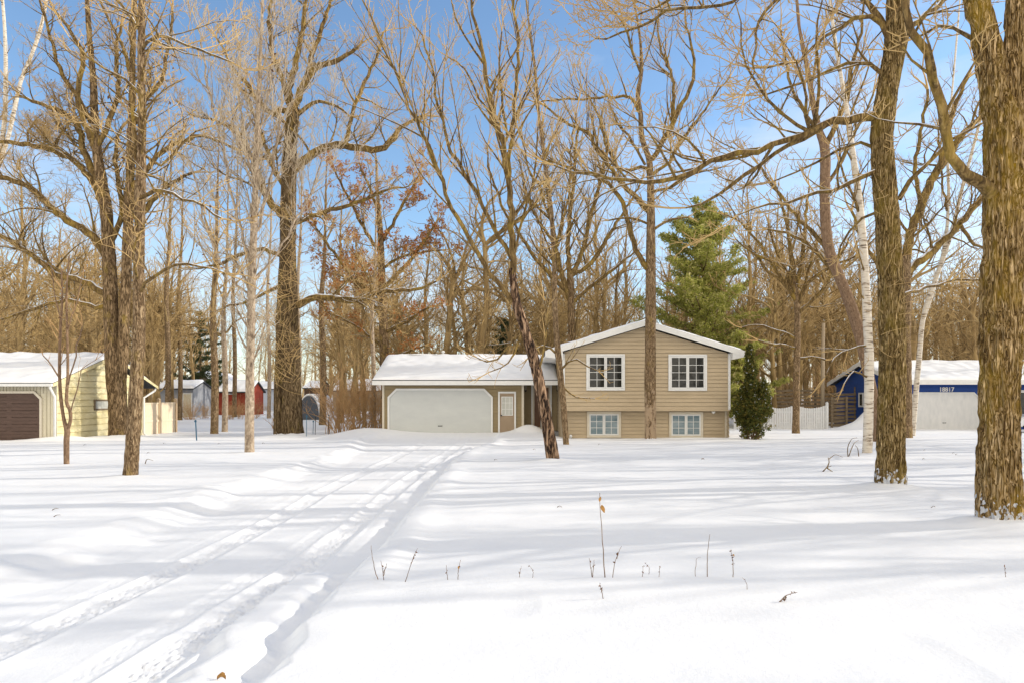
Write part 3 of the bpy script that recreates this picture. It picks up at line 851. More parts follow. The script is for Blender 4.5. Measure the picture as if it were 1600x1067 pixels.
for (a, b) in ((e0, r0), (YZ + 1.1, r0)):
    mb.prism([(a, ez_), (b, rz_), (b, rz_ - .13), (a, ez_ - .13)], 'x', -26.8, SX + .20)
r = mb.build('roof', M['shingle'], Y_)
mb = MB(org)
mb.box(-26.8, SX + .2, e0 - .12, e0 - .002, ez_ - .14, ez_ - .03)
mb.build('gutter', M['white'], r)
mb = MB(org)
for (a, b) in ((e0, r0), (YZ + 1.1, r0)): mb.prism([(a, ez_ - .02), (b, rz_ - .02), (b, rz_ - .15), (a, ez_ - .15)], 'x', SX + .201, SX + .225)
mb.build('rake_board', M['yellow'], r)
snow_slab('roof_snow', (-26.8, e0, ez_), (SX + .2, e0, ez_), (SX + .2, r0, rz_), (-26.8, r0, rz_), .10, r, org, nu=160, nv=60, lump=.05)
snow_slab('roof_snow', (SX + .2, YZ + 1.1, ez_), (-26.8, YZ + 1.1, ez_), (-26.8, r0, rz_), (SX + .2, r0, rz_), .13, r, org)
mb = MB(org); mb.tube([(SX + .12, e0 - .05, ez_ - .1), (SX + .12, e0 - .05, ez_ - .2), (SX + .09, YA - .08, ez_ - .55), (SX + .09, YA - .08, -.3)], .045, 8); mb.build('downspout', M['white'], Y_, smooth=True)
mb = MB(org); mb.tube([(SX + .12, YZ + 1.0, ez_ - .12), (SX + .14, YZ + .9, ez_ - .24), (SX + .09, YZ - .05, ez_ - .6), (SX + .09, YZ - .05, -.1), (SX + .3, YZ - .2, -.2)], .055, 8); mb.build('downspout', M['white'], Y_, smooth=True)
wy0, wy1, wz0, wz1 = 30.1, 31.25, 1.12, 1.6
mb = MB(org); mb.ring([(wy0, wz0), (wy1, wz0), (wy1, wz1), (wy0, wz1)], [(wy0 + .07, wz0 + .07), (wy1 - .07, wz0 + .07), (wy1 - .07, wz1 - .07), (wy0 + .07, wz1 - .07)], 'x', SX, SX + .06)
w = mb.build('window', M['oldwood'], Y_)
mb = MB(org); mb.box(SX + .005, SX + .03, wy0 + .06, wy1 - .06, wz0 + .06, wz1 - .06); mb.build('pane', M['pane_pale'], w)

# tan vinyl fence behind it
ft = empty('fence', (-18.6, 36, -.25), 'tan vinyl privacy fence beside the yellow garage', 'fence'); org = ft.location
FX = -18.6; ys = [34.15, 35.95, 37.75]
for a, b in zip(ys[:-1], ys[1:]):
    mb = MB(org); n = int((b - a) / .15)
    for k in range(n):
        u = a + (b - a) * k / n; mb.box(FX - .02, FX + .02, u, u + (b - a) / n - .008, -.45, 1.36)
    mb.box(FX - .045, FX + .045, a, b, .42, .52); mb.box(FX - .045, FX + .045, a, b, 1.36, 1.42)
    mb.build('fence_panel', M['tanvinyl'], ft)
for a in ys[1:]:
    mb = MB(org); mb.box(FX - .07, FX + .07, a - .07, a + .07, -.5, 1.55); mb.prism([(FX - .085, 1.55), (FX + .085, 1.55), (FX + .085, 1.58), (FX, 1.65), (FX - .085, 1.58)], 'y', a - .085, a + .085)
    mb.build('post', M['tanpost'], ft)

# ------------------------------------------------------------------ navy house, right
org = Vector((24, 41, -.25))
B_ = empty('neighbour_house', org, 'navy blue house with white garage door and snowy roof at the right', 'house')
BX, BY, BZ_ = 23.2, 41.0, 49.0; BM_ = 45.0
mb = MB(org); mb.box(BX + .04, 36, BY + .04, BZ_, -.6, 2.62); mb.prism([(BY + .04, 2.62), (BZ_, 2.62), (BM_, 3.8)], 'x', BX + .04, 36); mb.build('wall', M['blue'], B_)
siding('side_siding', -.5, 2.6, BY + .05, BZ_, leftside(BX), M['blue'], B_, org, pitch=.2)
def sl(z): return BY + (z - 2.6) / 1.2 * 4
def sr(z): return BZ_ - (z - 2.6) / 1.2 * 4
siding('side_siding', 2.6, 3.75, sl, sr, leftside(BX), M['blue'], B_, org, pitch=.2)
siding('front_siding', -.5, 2.6, BX + .05, 36, front(BY), M['blue'], B_, org, pitch=.2)
garage_door(B_, org, 23.75, fx(1531, BY), -.27, fz(614.5, BY), BY, .42, 'vinyl_white', 'vinyl_white', rows=4, cols=8)
rf0, rz0, rz1 = BY - .5, 2.72, 4.0
mb = MB(org)
for (a, b) in ((rf0, BM_), (BZ_ + .5, BM_)): mb.prism([(a, rz0), (b, rz1), (b, rz1 - .16), (a, rz0 - .16)], 'x', BX - .35, 36.3)
r = mb.build('roof', M['shingle'], B_)
mb = MB(org); mb.box(BX - .38, 36.3, rf0 - .03, rf0 - .001, rz0 - .27, rz0 + .01)
for (a, b) in ((rf0, BM_), (BZ_ + .5, BM_)): mb.prism([(a, rz0 + .01), (b, rz1 + .01), (b, rz1 - .26), (a, rz0 - .26)], 'x', BX - .38, BX - .351)
mb.build('fascia', M['white'], r)
snow_slab('roof_snow', (BX - .35, rf0, rz0), (36.3, rf0, rz0), (36.3, BM_, rz1), (BX - .35, BM_, rz1), .12, r, org, nu=160, nv=50, lump=.06, seed=4)
snow_slab('roof_snow', (36.3, BZ_ + .5, rz0), (BX - .35, BZ_ + .5, rz0), (BX - .35, BM_, rz1), (36.3, BM_, rz1), .16, r, org)
w = window(B_, org, fx(1588, BY), fx(1660, BY), fz(652, BY), fz(609, BY), BY, 3, 1, 'pane_dark', 'vinyl_white')
mb = MB(org); mb.ring([(45.0, 1.05), (45.6, 1.05), (45.6, 2.0), (45.0, 2.0)], [(45.1, 1.15), (45.5, 1.15), (45.5, 1.9), (45.1, 1.9)], 'x', BX - .08, BX - .0)
w = mb.build('window', M['vinyl_white'], B_)
mb = MB(org); mb.box(BX - .04, BX - .03, 45.08, 45.52, 1.13, 1.92); mb.build('pane', M['pane_dark'], w)
cu = bpy.data.curves.new('num', 'FONT'); cu.body = '18817'; cu.size = .36; cu.extrude = .012; cu.align_x = 'CENTER'; cu.offset = .006
to = bpy.data.objects.new('tmp', cu); C.objects.link(to); bpy.context.view_layer.update()
me = bpy.data.meshes.new_from_object(to.evaluated_get(bpy.context.evaluated_depsgraph_get())); bpy.data.objects.remove(to)
me.materials.clear(); me.materials.append(M['white'])
n_ = bpy.data.objects.new('house_number', me); C.objects.link(n_); n_.parent = B_
n_.rotation_euler.x = rad(90); n_.location = Vector((fx(1478.5, BY), BY - .035, fz(611, BY))) - org

# white scalloped fence
wf = empty('picket_fence', (17.5, 41, -.2), 'white scalloped vinyl fence between the cedar and the navy house', 'fence'); org = wf.location
posts = [fx(p, 41) for p in (1148, 1195, 1242, 1292)]
for a, b in zip(posts[:-1], posts[1:]):
    mb = MB(org); n = int((b - a) / .13)
    for k in range(n):
        u = (k + .5) / n; x = a + (b - a) * u; top = 1.24 - .22 * (1 - (2 * u - 1) ** 2)
        mb.prism([(x - .058, -.4), (x + .058, -.4), (x + .058, top), (x, top + .02), (x - .058, top)], 'y', 40.98, 41.01)
    mb.box(a, b, 41.011, 41.05, 0, .12); mb.box(a, b, 41.011, 41.05, .75, .87)
    mb.build('fence_panel', M['vinyl_white'], wf)
for a in posts:
    mb = MB(org); mb.box(a - .065, a + .065, 40.93, 41.07, -.5, 1.33); mb.prism([(a - .08, 1.33), (a + .08, 1.33), (a, 1.42)], 'y', 40.92, 41.08); mb.build('post', M['vinyl_white'], wf)

# old horizontal-board fence
bf = empty('board_fence', (19, 46, -.2), 'weathered grey horizontal-board fence behind the white fence', 'fence'); org = bf.location
rg = random.Random(5)
xs = [fx(1150, 46) + i * 1.35 for i in range(7)]
for a, b in zip(xs[:-1], xs[1:]):
    mb = MB(org); top = rg.uniform(2.0, 2.35)
    for k in range(10):
        z = -.2 + k * .25
        if z + .15 > top: break
        dy = .05 * (k % 2); j = rg.uniform(-.03, .03)
        mb.beam((a, 46 + dy, z + .08 + j), (b, 46 + dy, z + .08 - j + rg.uniform(-.02, .02)), .03, .16)
    mb.build('boards', M['oldwood'], bf)
for a in xs:
    mb = MB(org); mb.box(a - .06, a + .06, 46.09, 46.2, -.4, 2.4); mb.build('post', M['oldwood'], bf)
mb = MB(org)
for a, b in zip(xs[:-1], xs[1:]): mb.lathe([(0.02, a + .1), (.06, a + .2), (.07, b - .2), (.02, b - .1)], (0, 0, 0), 8)
bf2 = empty('board_fence', (20.8, 43.5, -.2), 'dark gappy board fence end against the navy wall', 'fence'); org = bf2.location
mb = MB(org)
for k in range(8): mb.beam((fx(1299, 43.5), 43.5, -.1 + k * .24), (fx(1323, 43.6), 43.6, -.08 + k * .24 + rg.uniform(-.03, .03)), .03, .15)
mb.build('boards', M['oldwood'], bf2)
for u in (fx(1299, 43.5), fx(1322, 43.5)):
    mb = MB(org); mb.box(u - .06, u + .06, 43.4, 43.48, -.4, 1.75); mb.build('post', M['oldwood'], bf2)

# snowy wooden steps beside the navy house
st = MB((21.5, 41.8, -.2))
for k in range(3): st.box(21.0 + .25 * k, 23.1, 41.3, 42.6, -.2 + .16 * k, -.05 + .16 * k)
tag(st.build('steps', M['vinyl_white'], None), 'low snowy steps against the navy side wall', 'steps')

# pole
mb = MB((fx(1285, 44.5), 44.5, -.2)); x = fx(1285, 44.5); mb.tube([(x, 44.5, -.4), (x + .02, 44.5, 3), (x + .06, 44.5, fz(505, 44.5))], [.13, .12, .10], 12)
pl = mb.build('utility_pole', M['pole'], None, smooth=True); tag(pl, 'bare pale wooden pole behind the white fence', 'pole')

# ------------------------------------------------------------------ car at right edge
org = Vector((30.5, 38, -.25)); car = empty('parked_car', org, 'white car parked at the right edge in front of the navy house', 'car')
x0 = fx(1573, 38)
zg = -.22
def arc(cx, r, n=9): return [(cx - r * math.cos(math.pi * k / (n - 1)), zg + .33 + r * math.sin(math.pi * k / (n - 1))) for k in range(n)]
w1, w2 = fx(1594.5, 38), fx(1594.5, 38) + 2.75
prof = [(x0, zg + .25)] + arc(w1, .38) + arc(w2, .38) + [(x0 + 4.6, zg + .3), (x0 + 4.62, zg + .95), (x0 + 4.35, zg + 1.02), (x0 + 3.5, zg + 1.06), (x0 + 1.45, zg + .98), (x0 + .45, zg + .86), (x0 + .03, zg + .66)]
mb = MB(org); mb.prism(prof, 'y', 37.2, 38.8); mb.build('body', M['car_white'], car, bevel=.05)
mb = MB(org)
mb.add([(x0 + 1.4, 37.3, zg + 1.0), (x0 + 4.2, 37.3, zg + 1.03), (x0 + 4.2, 38.7, zg + 1.03), (x0 + 1.4, 38.7, zg + 1.0),
        (x0 + 2.1, 37.45, zg + 1.44), (x0 + 3.6, 37.45, zg + 1.44), (x0 + 3.6, 38.55, zg + 1.44), (x0 + 2.1, 38.55, zg + 1.44)],
       [(0, 3, 2, 1), (4, 5, 6, 7), (0, 1, 5, 4), (1, 2, 6, 5), (2, 3, 7, 6), (3, 0, 4, 7)])
cab = mb.build('cabin_glass', M['pane_dark'], car, bevel=.03)
mb = MB(org); mb.box(x0 + 2.05, x0 + 3.65, 37.42, 38.58, zg + 1.43, zg + 1.48); mb.build('roof', M['car_white'], car, bevel=.02)
for wx in (w1, w2):
    for wy in (37.2, 38.6):
        mb = MB(org); mb.lathe([(.2, -.0), (.31, .0), (.33, .03), (.33, .17), (.31, .2), (.2, .2)], (wx, wy, zg + .33), 24, ax='y'); t = mb.build('wheel', M['rubber'], car, smooth=False)
        mb = MB(org); mb.lathe([(.03, -.02), (.06, -.03), (.19, -.01), (.2, .02)], (wx, wy, zg + .33), 16, ax='y')
        for k in range(5):
            a = k * 2 * math.pi / 5; mb.beam((wx, wy - .02, zg + .33), (wx + .19 * math.cos(a), wy - .01, zg + .33 + .19 * math.sin(a)), .05, .03)
        mb.build('rim', M['metal'], t)
mb = MB(org); mb.box(x0 - .01, x0 + .25, 37.25, 37.6, zg + .6, zg + .72); mb.build('headlight', M['lampglass'], car, bevel=.02)

# ------------------------------------------------------------------ far sheds
def shed(name, label, cat, px0, px1, ze, zr, d, depth, wall, door=None, doorpx=None, along='x'):
    xa, xb = fx(px0, d), fx(px1, d); org = Vector(((xa + xb) / 2, d, -.25))
    o = empty(name, org, label, cat)
    mb = MB(org); mb.box(xa + .1, xb - .1, d, d + depth, -.6, ze)
    if along == 'x':
        mb.prism([(d, ze), (d + depth, ze), (d + depth / 2, zr - .1)], 'x', xa + .1, xb - .1)
    else:
        mb.prism([(xa + .1, ze), (xb - .1, ze), ((xa + xb) / 2, zr - .1)], 'y', d, d + depth)
    mb.build('wall', wall, o)
    mb = MB(org)
    if along == 'x':
        for a in (d - .3, d + depth + .3): mb.prism([(a, ze), (d + depth / 2, zr), (d + depth / 2, zr - .12), (a, ze - .12)], 'x', xa - .1, xb + .1)
        r = mb.build('roof', M['shingle'], o)
        snow_slab('roof_snow', (xa - .1, d - .3, ze), (xb + .1, d - .3, ze), (xb + .1, d + depth / 2, zr), (xa - .1, d + depth / 2, zr), .2, r, org, nu=30, nv=12)
    else:
        xm = (xa + xb) / 2
        for a in (xa - .2, xb + .2): mb.prism([(a, ze), (xm, zr), (xm, zr - .12), (a, ze - .12)], 'y', d - .2, d + depth)
        r = mb.build('roof', M['shingle'], o)
        for s, a in ((0, xa - .2), (1, xb + .2)):
            A, B = (a, d - .2, ze), (a, d + depth, ze)
            if s: A, B = B, A
            snow_slab('roof_snow', A, B, (xm, B[1], zr), (xm, A[1], zr), .25, r, org, nu=20, nv=20)
    if door:
        a, b = fx(doorpx[0], d), fx(doorpx[1], d); mb = MB(org)
        mb.box(a, b, d - .05, d + .01, -.4, min(2.0, ze - .2)); dd = mb.build('door', door, o)
        mb = MB(org); mb.ring(rect(a - .1, b + .1, -.4, min(2.1, ze - .1)), rect(a, b, -.39, min(2.0, ze - .2)), 'y', d - .07, d - .0); mb.build('door_trim', M['white'], dd)
    return o


shed('garden_shed', 'small grey shed with snowy roof and pale door, right of the yellow garage', 'shed', 243, 303, 2.55, 3.3, 66, 4, M['grey'], M['cream'], (287, 299))
shed('large_shed', 'large taupe outbuilding with low rounded snowy roof behind the grey shed', 'outbuilding', 283, 338, 3.3, 4.7, 82, 9, M['taupe'], along='y')
shed('red_barn', 'red barn with white snowy roof far behind the left trees', 'barn', 340, 392, 2.3, 3.5, 74, 4, M['red'], M['red'], (352, 366))
shed('far_house', 'pale blue far house seen between the left trunks', 'house', 386, 432, 2.9, 3.9, 98, 8, M['paleblue'], M['grey'], (400, 405))
shed('far_house', 'small dark far cabin with snowy roof left of the shrubs', 'cabin', 474, 500, 3.0, 3.9, 95, 6, M['dark'], M['grey'], (488, 492))
shed('far_house', 'low far building with snowy roof behind the rusty shrubs', 'house', 518, 596, 2.6, 4.1, 92, 8, M['taupe'], M['grey'], (560, 566))
# hoop shelter
org = Vector((fx(484, 58), 58, -.2)); hs = empty('hoop_shelter', org, 'dark grey arched tarp shelter with snow on top, right of the big oak', 'shelter')
xa, xb = fx(466, 58), fx(498, 58); xm = (xa + xb) / 2; hw = (xb - xa) / 2; hh = fz(618, 58) + .3
ar = [(xm - hw * math.cos(math.pi * k / 16), -.3 + hh * math.sin(math.pi * k / 16) ** .8) for k in range(17)]
mb = MB(org); mb.prism(ar, 'y', 58, 63); mb.build('tarp', M['tarp'], hs)
mb = MB(org); o_ = [(x * 1.0 + (x - xm) * .04, z + .22 * max(0, (z / hh))) for x, z in ar[3:]]
for (a, b, c, d) in zip(o_[:-1], o_[1:], ar[3:-1], ar[4:]): mb.prism([a, b, (d[0], d[1] + .01), (c[0], c[1] + .01)], 'y', 58.1, 63)
mb.build('snow_cover', M['roofsnow'], hs, smooth=True)

# ------------------------------------------------------------------ stakes
def stake(px, pt, pb, d, wpx, mat, label, name='stake', lean=0, group=None):
    x = fx(px, d); z0 = gpt0(x, d) - .1; z1 = fz(pt, d); w = wpx * d / F
    mb = MB((x, d, z0)); mb.beam((x + lean, d, z1), (x, d, z0), w, w * .6); mb.beam((x + lean - w, d - .01, z1 - .06), (x + lean + w, d - .01, z1 - .06), .02, .05)
    o = mb.build(name, mat); o.location = (x, d, z0); tag(o, label, 'stake', group)
def gpt0(x, y): return float(macro(np.array(x), np.array(y)))
stake(307.5, 655, 688, 27.0, 1.8, M['stake_blue'], 'thin blue stake leaning alone in the snow at the left', lean=-.05)
for px, pt, d in ((478.5, 648, 30.5), (489, 656, 33), (492.5, 650, 31.5), (513, 646, 31)):
    stake(px, pt, 0, d, 1.1, M['stake_blue'] if px < 490 else M['metal_dk'], 'thin dark garden stake in snow between the big oak and the shrubs', lean=.02, group='garden stakes by the shrubs')

# ------------------------------------------------------------------ the trees one can tell apart
# far right, nearest
hero('large_tree', 'largest nearest trunk at the right edge, deeply ridged mossy bark, forking high up', 9.3,
     [[(1563, 815, 61.6), (1561, 700, 53.7), (1561, 640, 51.9), (1562, 560, 51.9), (1567, 420, 54.6), (1572, 300, 54.6), (1572, 215, 54.6), (1562, 170, 44.0), (1546, 90, 35.2), (1528, 10, 30.8), (1515, -60, 29.0), (1500, -190, 22.9), (1470, -330, 15.8)],
      [(1575, 260, 40), (1583, 190, 44), (1588, 130, 40), (1592, 60, 38), (1598, -20, 36), (1615, -150, 28), (1640, -300, 18)]],
     [[(1556, 308, 24), (1530, 292, 20), (1502, 270, 17), (1486, 235, 15), (1476, 190, 15), (1462, 140, 14), (1446, 90, 13), (1428, 45, 12), (1418, 0, 10), (1400, -60, 7), (1370, -110, 5)],
      [(1538, 70, 9), (1500, 50, 6), (1470, 40, 5), (1438, 57, 4)],
      [(1520, -20, 12), (1450, -70, 9), (1380, -90, 6), (1300, -60, 3)],
      [(1600, -40, 14), (1690, -120, 9), (1760, -140, 5)], [(1590, 60, 9), (1640, 10, 6), (1700, -20, 4)],
      [(1595, 330, 5), (1640, 300, 4), (1680, 250, 2)]],
     bark='bark_near', S=200, step=.02, ridge=.024, rf=17, seed=3, flare=.32, mound=(.10, .62), dens=.8)


def suckers(px0, px1, py0, py1, d, n, spread=.8, lo=.5, hi=1.3, droop=-.02):
    def f(tb, rg):
        for _ in range(n):
            p = W(rg.uniform(px0, px1), rg.uniform(py0, py1), d - .25 + rg.uniform(0, .4))
            dr = Vector((rg.uniform(-1, 1), rg.uniform(-1, .2), rg.uniform(.1, 1.4))).normalized()
            P, R = walk(rg, p, dr, rg.uniform(lo, hi), .005, .002, dict(wig=.22, up=droop), seg=.12)
            tb.add(P, R, 4, 1)
    return f


# second from the right
hero('large_tree', 'thick straight mossy trunk second from the right, snow-speckled foot, long limb reaching left', 13.1,
     [[(1392, 757, 42.2), (1392, 690, 37.9), (1394, 560, 36.3), (1392, 450, 34.6), (1387, 360, 33.8), (1381, 270, 32.1), (1378, 210, 30.4), (1385, 150, 30.4), (1396, 90, 30.4), (1403, 40, 32.1), (1404, -30, 28.7), (1412, -130, 21.9), (1425, -230, 15.2)]],
     [[(1372, 182, 15), (1335, 184, 13), (1305, 190, 12), (1275, 202, 11), (1240, 218, 10), (1200, 232, 9), (1165, 238, 9), (1140, 240, 9), (1110, 256, 8), (1070, 273, 8), (1030, 282, 7), (990, 281, 6), (950, 276, 5), (910, 270, 4), (870, 258, 2.5)],
      [(1300, 190, 8), (1262, 215, 7.5), (1225, 232, 7), (1190, 255, 6), (1150, 285, 6), (1125, 305, 5), (1100, 318, 4), (1070, 322, 3)],
      [(1368, 268, 8), (1330, 285, 7), (1285, 302, 6), (1240, 312, 5), (1195, 324, 3.5), (1150, 335, 2)],
      [(1405, 312, 8), (1425, 280, 7), (1455, 250, 6), (1490, 218, 5), (1540, 190, 3)],
      [(1405, 95, 10), (1380, 40, 8), (1340, 25, 7), (1290, 60, 5), (1250, 95, 4), (1200, 105, 3)],
      [(1396, 45, 10), (1425, 38, 9), (1460, 15, 8), (1500, -20, 6)],
      [(1398, 60, 9), (1370, 20, 8), (1320, -20, 7), (1250, -40, 5)],
      [(1383, 120, 7), (1345, 95, 6), (1300, 110, 5), (1250, 130, 4), (1195, 150, 2.5)],
      [(1375, 235, 6), (1340, 225, 5), (1290, 245, 4), (1245, 270, 3), (1210, 285, 2)],
      [(1375, 330, 5), (1340, 345, 4), (1315, 380, 3), (1310, 405, 2)],
      [(1408, 462, 6), (1440, 452, 5), (1475, 442, 4), (1535, 435, 2.5)],
      [(1400, -30, 14), (1330, -90, 10), (1230, -110, 7), (1110, -70, 5), (1050, 0, 4), (1000, 20, 2.5)],
      [(1330, -95, 7), (1190, -60, 6), (1150, 5, 5), (1060, 10, 5), (1000, 40, 4), (960, 60, 3), (930, 62, 2)],
      [(1410, -80, 10), (1480, -120, 7), (1540, -100, 4)],
      [(1290, -60, 6), (1205, 10, 5), (1185, 50, 4), (1178, 105, 3), (1172, 130, 2)]],
     bark='bark_mossy', S=150, step=.028, ridge=.017, rf=19, seed=8, flare=.36, mound=(.09, .6), extra=suckers(1375, 1405, 300, 560, 13.1, 40))
rgx = random.Random(77)
# centre tree before the gable
hero('tree', 'straight slim tree right before the tan gable, bark stripped low down', 28.0,
     [[(1016, 689, 17.7), (1016, 640, 16.7), (1016, 560, 16.7), (1017, 450, 15.8), (1017, 380, 14.0), (1017, 320, 12.1), (1016, 280, 10.2), (1014, 250, 8.4), (1003, 215, 7.4), (1001, 180, 7.0), (997, 150, 6.5), (1002, 110, 5.6), (1000, 60, 3.7), (990, 0, 2.8)]],
     [[(1012, 420, 10), (995, 395, 8), (984, 360, 8), (973, 318, 7), (955, 292, 6), (930, 276, 5), (890, 262, 4), (845, 248, 3)],
      [(1013, 330, 9), (995, 312, 8), (975, 290, 7), (955, 265, 6), (935, 235, 6), (915, 205, 5), (880, 190, 4), (850, 165, 3)],
      [(1014, 275, 7), (1010, 262, 6), (985, 265, 5), (960, 258, 4), (940, 200, 4), (930, 170, 3), (905, 130, 2)],
      [(1018, 250, 8), (1034, 225, 8), (1052, 195, 8), (1058, 178, 7), (1075, 145, 6), (1085, 110, 5), (1083, 80, 4), (1070, 40, 3)],
      [(1053, 190, 6), (1052, 130, 5), (1042, 100, 4), (1028, 60, 3), (1030, 20, 2)],
      [(998, 175, 6), (985, 155, 5), (955, 152, 4), (920, 155, 3.5), (870, 155, 3), (838, 160, 2)],
      [(1000, 112, 4), (985, 70, 4), (975, 40, 3), (950, 10, 2)],
      [(1018, 275, 6), (1045, 255, 5), (1060, 225, 5), (1085, 195, 4), (1110, 160, 3), (1140, 120, 2)],
      [(1008, 258, 4), (990, 225, 4), (965, 190, 3), (950, 155, 2)],
      [(1020, 300, 5), (1050, 292, 4), (1090, 270, 3), (1130, 262, 2)],
      [(1020, 360, 5), (1045, 345, 4), (1075, 340, 3)], [(1012, 350, 4), (985, 340, 3.5), (950, 345, 2.5)]],
     bark='bark_strip', S=40, step=.06, ridge=.010, rf=26, seed=12, mound=(.05, .4), prm=ELM, dens=.75)
# leaning dark tree
hero('leaning_tree', 'dark split-barked tree leaning left across the garage roof, long forked upper stems', 18.1,
     [[(866, 721, 20), (860, 690, 19), (851, 640, 17), (843, 600, 16), (835, 565, 15.5), (820, 515, 14.5), (806, 470, 12.5), (800, 420, 10)]],
     [[(801, 430, 11.5), (799, 350, 10.5), (797, 300, 9.5), (790, 250, 8.5), (782, 210, 8), (770, 185, 7.5), (757, 110, 6.5), (744, 40, 5), (731, -20, 3.5)],
      [(800, 472, 8), (780, 448, 8), (755, 412, 8), (735, 378, 7), (715, 345, 7), (695, 295, 6), (677, 245, 6), (660, 210, 5), (640, 172, 4.5), (622, 120, 4), (600, 75, 3.5), (580, 30, 3), (562, -10, 2)],
      [(799, 405, 7), (777, 362, 7), (758, 330, 6), (742, 300, 6), (720, 262, 5), (700, 226, 5), (688, 175, 4), (676, 120, 3.5), (668, 80, 3), (650, 40, 2)],
      [(797, 300, 6), (795, 255, 6), (800, 200, 6), (808, 130, 5), (810, 80, 5), (803, 10, 4), (800, -30, 3)],
      [(793, 215, 4), (785, 160, 4), (780, 100, 3), (785, 50, 2)],
      [(768, 180, 4), (745, 150, 3), (730, 110, 3), (700, 90, 2)],
      [(756, 100, 4), (735, 70, 3), (715, 35, 3), (705, 0, 2)],
      [(822, 520, 4), (800, 535, 3.5), (785, 555, 3), (765, 565, 2.5), (745, 560, 2)], [(818, 510, 3.5), (800, 560, 3), (785, 572, 2.5), (765, 580, 2)],
      [(803, 400, 5), (815, 350, 4), (828, 300, 4), (838, 250, 3), (842, 200, 2)],
      [(800, 350, 4), (780, 310, 4), (765, 270, 3), (760, 230, 2)],
      [(840, 585, 4), (850, 540, 3), (856, 500, 2.5), (850, 470, 2)]],
     bark='bark_dark', S=72, step=.035, ridge=.014, rf=20, seed=21, mound=(.06, .45), prm=dict(ELM, wig=.14), dens=.7)
# slim olive trunk beside it
hero('tree', 'slim olive-barked tree just right of the leaning tree, at the gable left corner', 24.8,
     [[(885, 694, 9), (881, 640, 10), (876, 590, 10), (871, 540, 9), (867, 480, 8), (866, 420, 7), (862, 340, 6.5), (856, 290, 6), (848, 230, 5), (842, 180, 4.5), (836, 110, 4), (828, 50, 3), (822, 0, 2)]],
     [[(872, 555, 4), (855, 540, 3.5), (838, 545, 3), (825, 560, 2)], [(874, 580, 4), (895, 560, 3), (918, 572, 2.5), (935, 580, 1.5)], [(876, 600, 3), (900, 620, 2), (930, 622, 1.5)],
      [(866, 400, 4), (880, 350, 3.5), (890, 290, 3), (892, 230, 2.5), (900, 180, 2)], [(863, 350, 4), (845, 300, 3.5), (825, 260, 3), (815, 210, 2)]],
     bark='bark_brown', S=24, step=.06, ridge=.006, rf=30, seed=25, mound=None, prm=ELM, auto=[(0, 26, .35, .98, 2.2, .9)], dens=.8)
# fan tree behind the house
hero('tree', 'fan-shaped tree rising behind the roof left of the gable, many upswept limbs', 44.0,
     [[(893, 600, 12), (893, 520, 12), (892, 470, 11), (891, 430, 10)]],
     [[(891, 470, 9), (878, 430, 8), (865, 370, 7), (856, 300, 6), (850, 240, 4), (846, 190, 3)], [(891, 440, 9), (888, 380, 7), (893, 320, 6), (898, 260, 5), (902, 200, 3)],
      [(893, 432, 8), (912, 385, 7), (925, 330, 6), (940, 275, 5), (950, 220, 3)], [(894, 430, 8), (925, 410, 7), (950, 370, 6), (975, 330, 4), (1000, 290, 3)],
      [(893, 475, 7), (925, 445, 6), (960, 420, 5), (990, 395, 3)], [(890, 460, 7), (850, 420, 6), (820, 380, 5), (800, 340, 3)], [(866, 380, 5), (838, 340, 4), (820, 290, 3), (812, 250, 2)]],
     seed=29, S=16, step=.3, mound=None, prm=ELM, dens=.6)
# first trunk, left
hero('tree', 'tall slim brown trunk nearest on the left, standing in open snow', 14.5,
     [[(203, 745, 21.5), (207, 700, 19.8), (213, 600, 18.9), (217, 520, 17.2), (217, 440, 15.5), (218, 360, 14.6), (219, 300, 14.6), (221, 240, 12.9), (222, 180, 11.2), (221, 120, 10.3), (221, 60, 9.5), (222, 0, 8.6), (226, -80, 6.9), (230, -160, 4.3)]],
     [[(221, 80, 5), (245, 60, 5), (280, 65, 4), (320, 85, 4), (365, 98, 3)], [(218, 310, 7), (240, 300, 6), (270, 305, 5), (310, 320, 4), (350, 345, 3)],
      [(221, 240, 5), (250, 260, 4), (275, 235, 4), (300, 210, 3), (330, 200, 2)], [(219, 460, 6), (235, 435, 5), (262, 418, 5), (300, 414, 4), (355, 428, 3)],
      [(221, 50, 6), (200, 20, 5), (170, -20, 4)], [(219, 270, 6), (210, 215, 5), (207, 150, 5), (208, 90, 4), (200, 30, 3)], [(221, 150, 5), (190, 120, 4), (150, 100, 3), (110, 60, 2)],
      [(222, 0, 6), (260, -40, 5), (300, -60, 3)]],
     bark='bark_brown', S=72, step=.04, ridge=.010, rf=22, seed=31, mound=(.03, .4), auto=[(0, 34, .30, .98, 1.6, 1.2)], leaves=120, dens=.9)
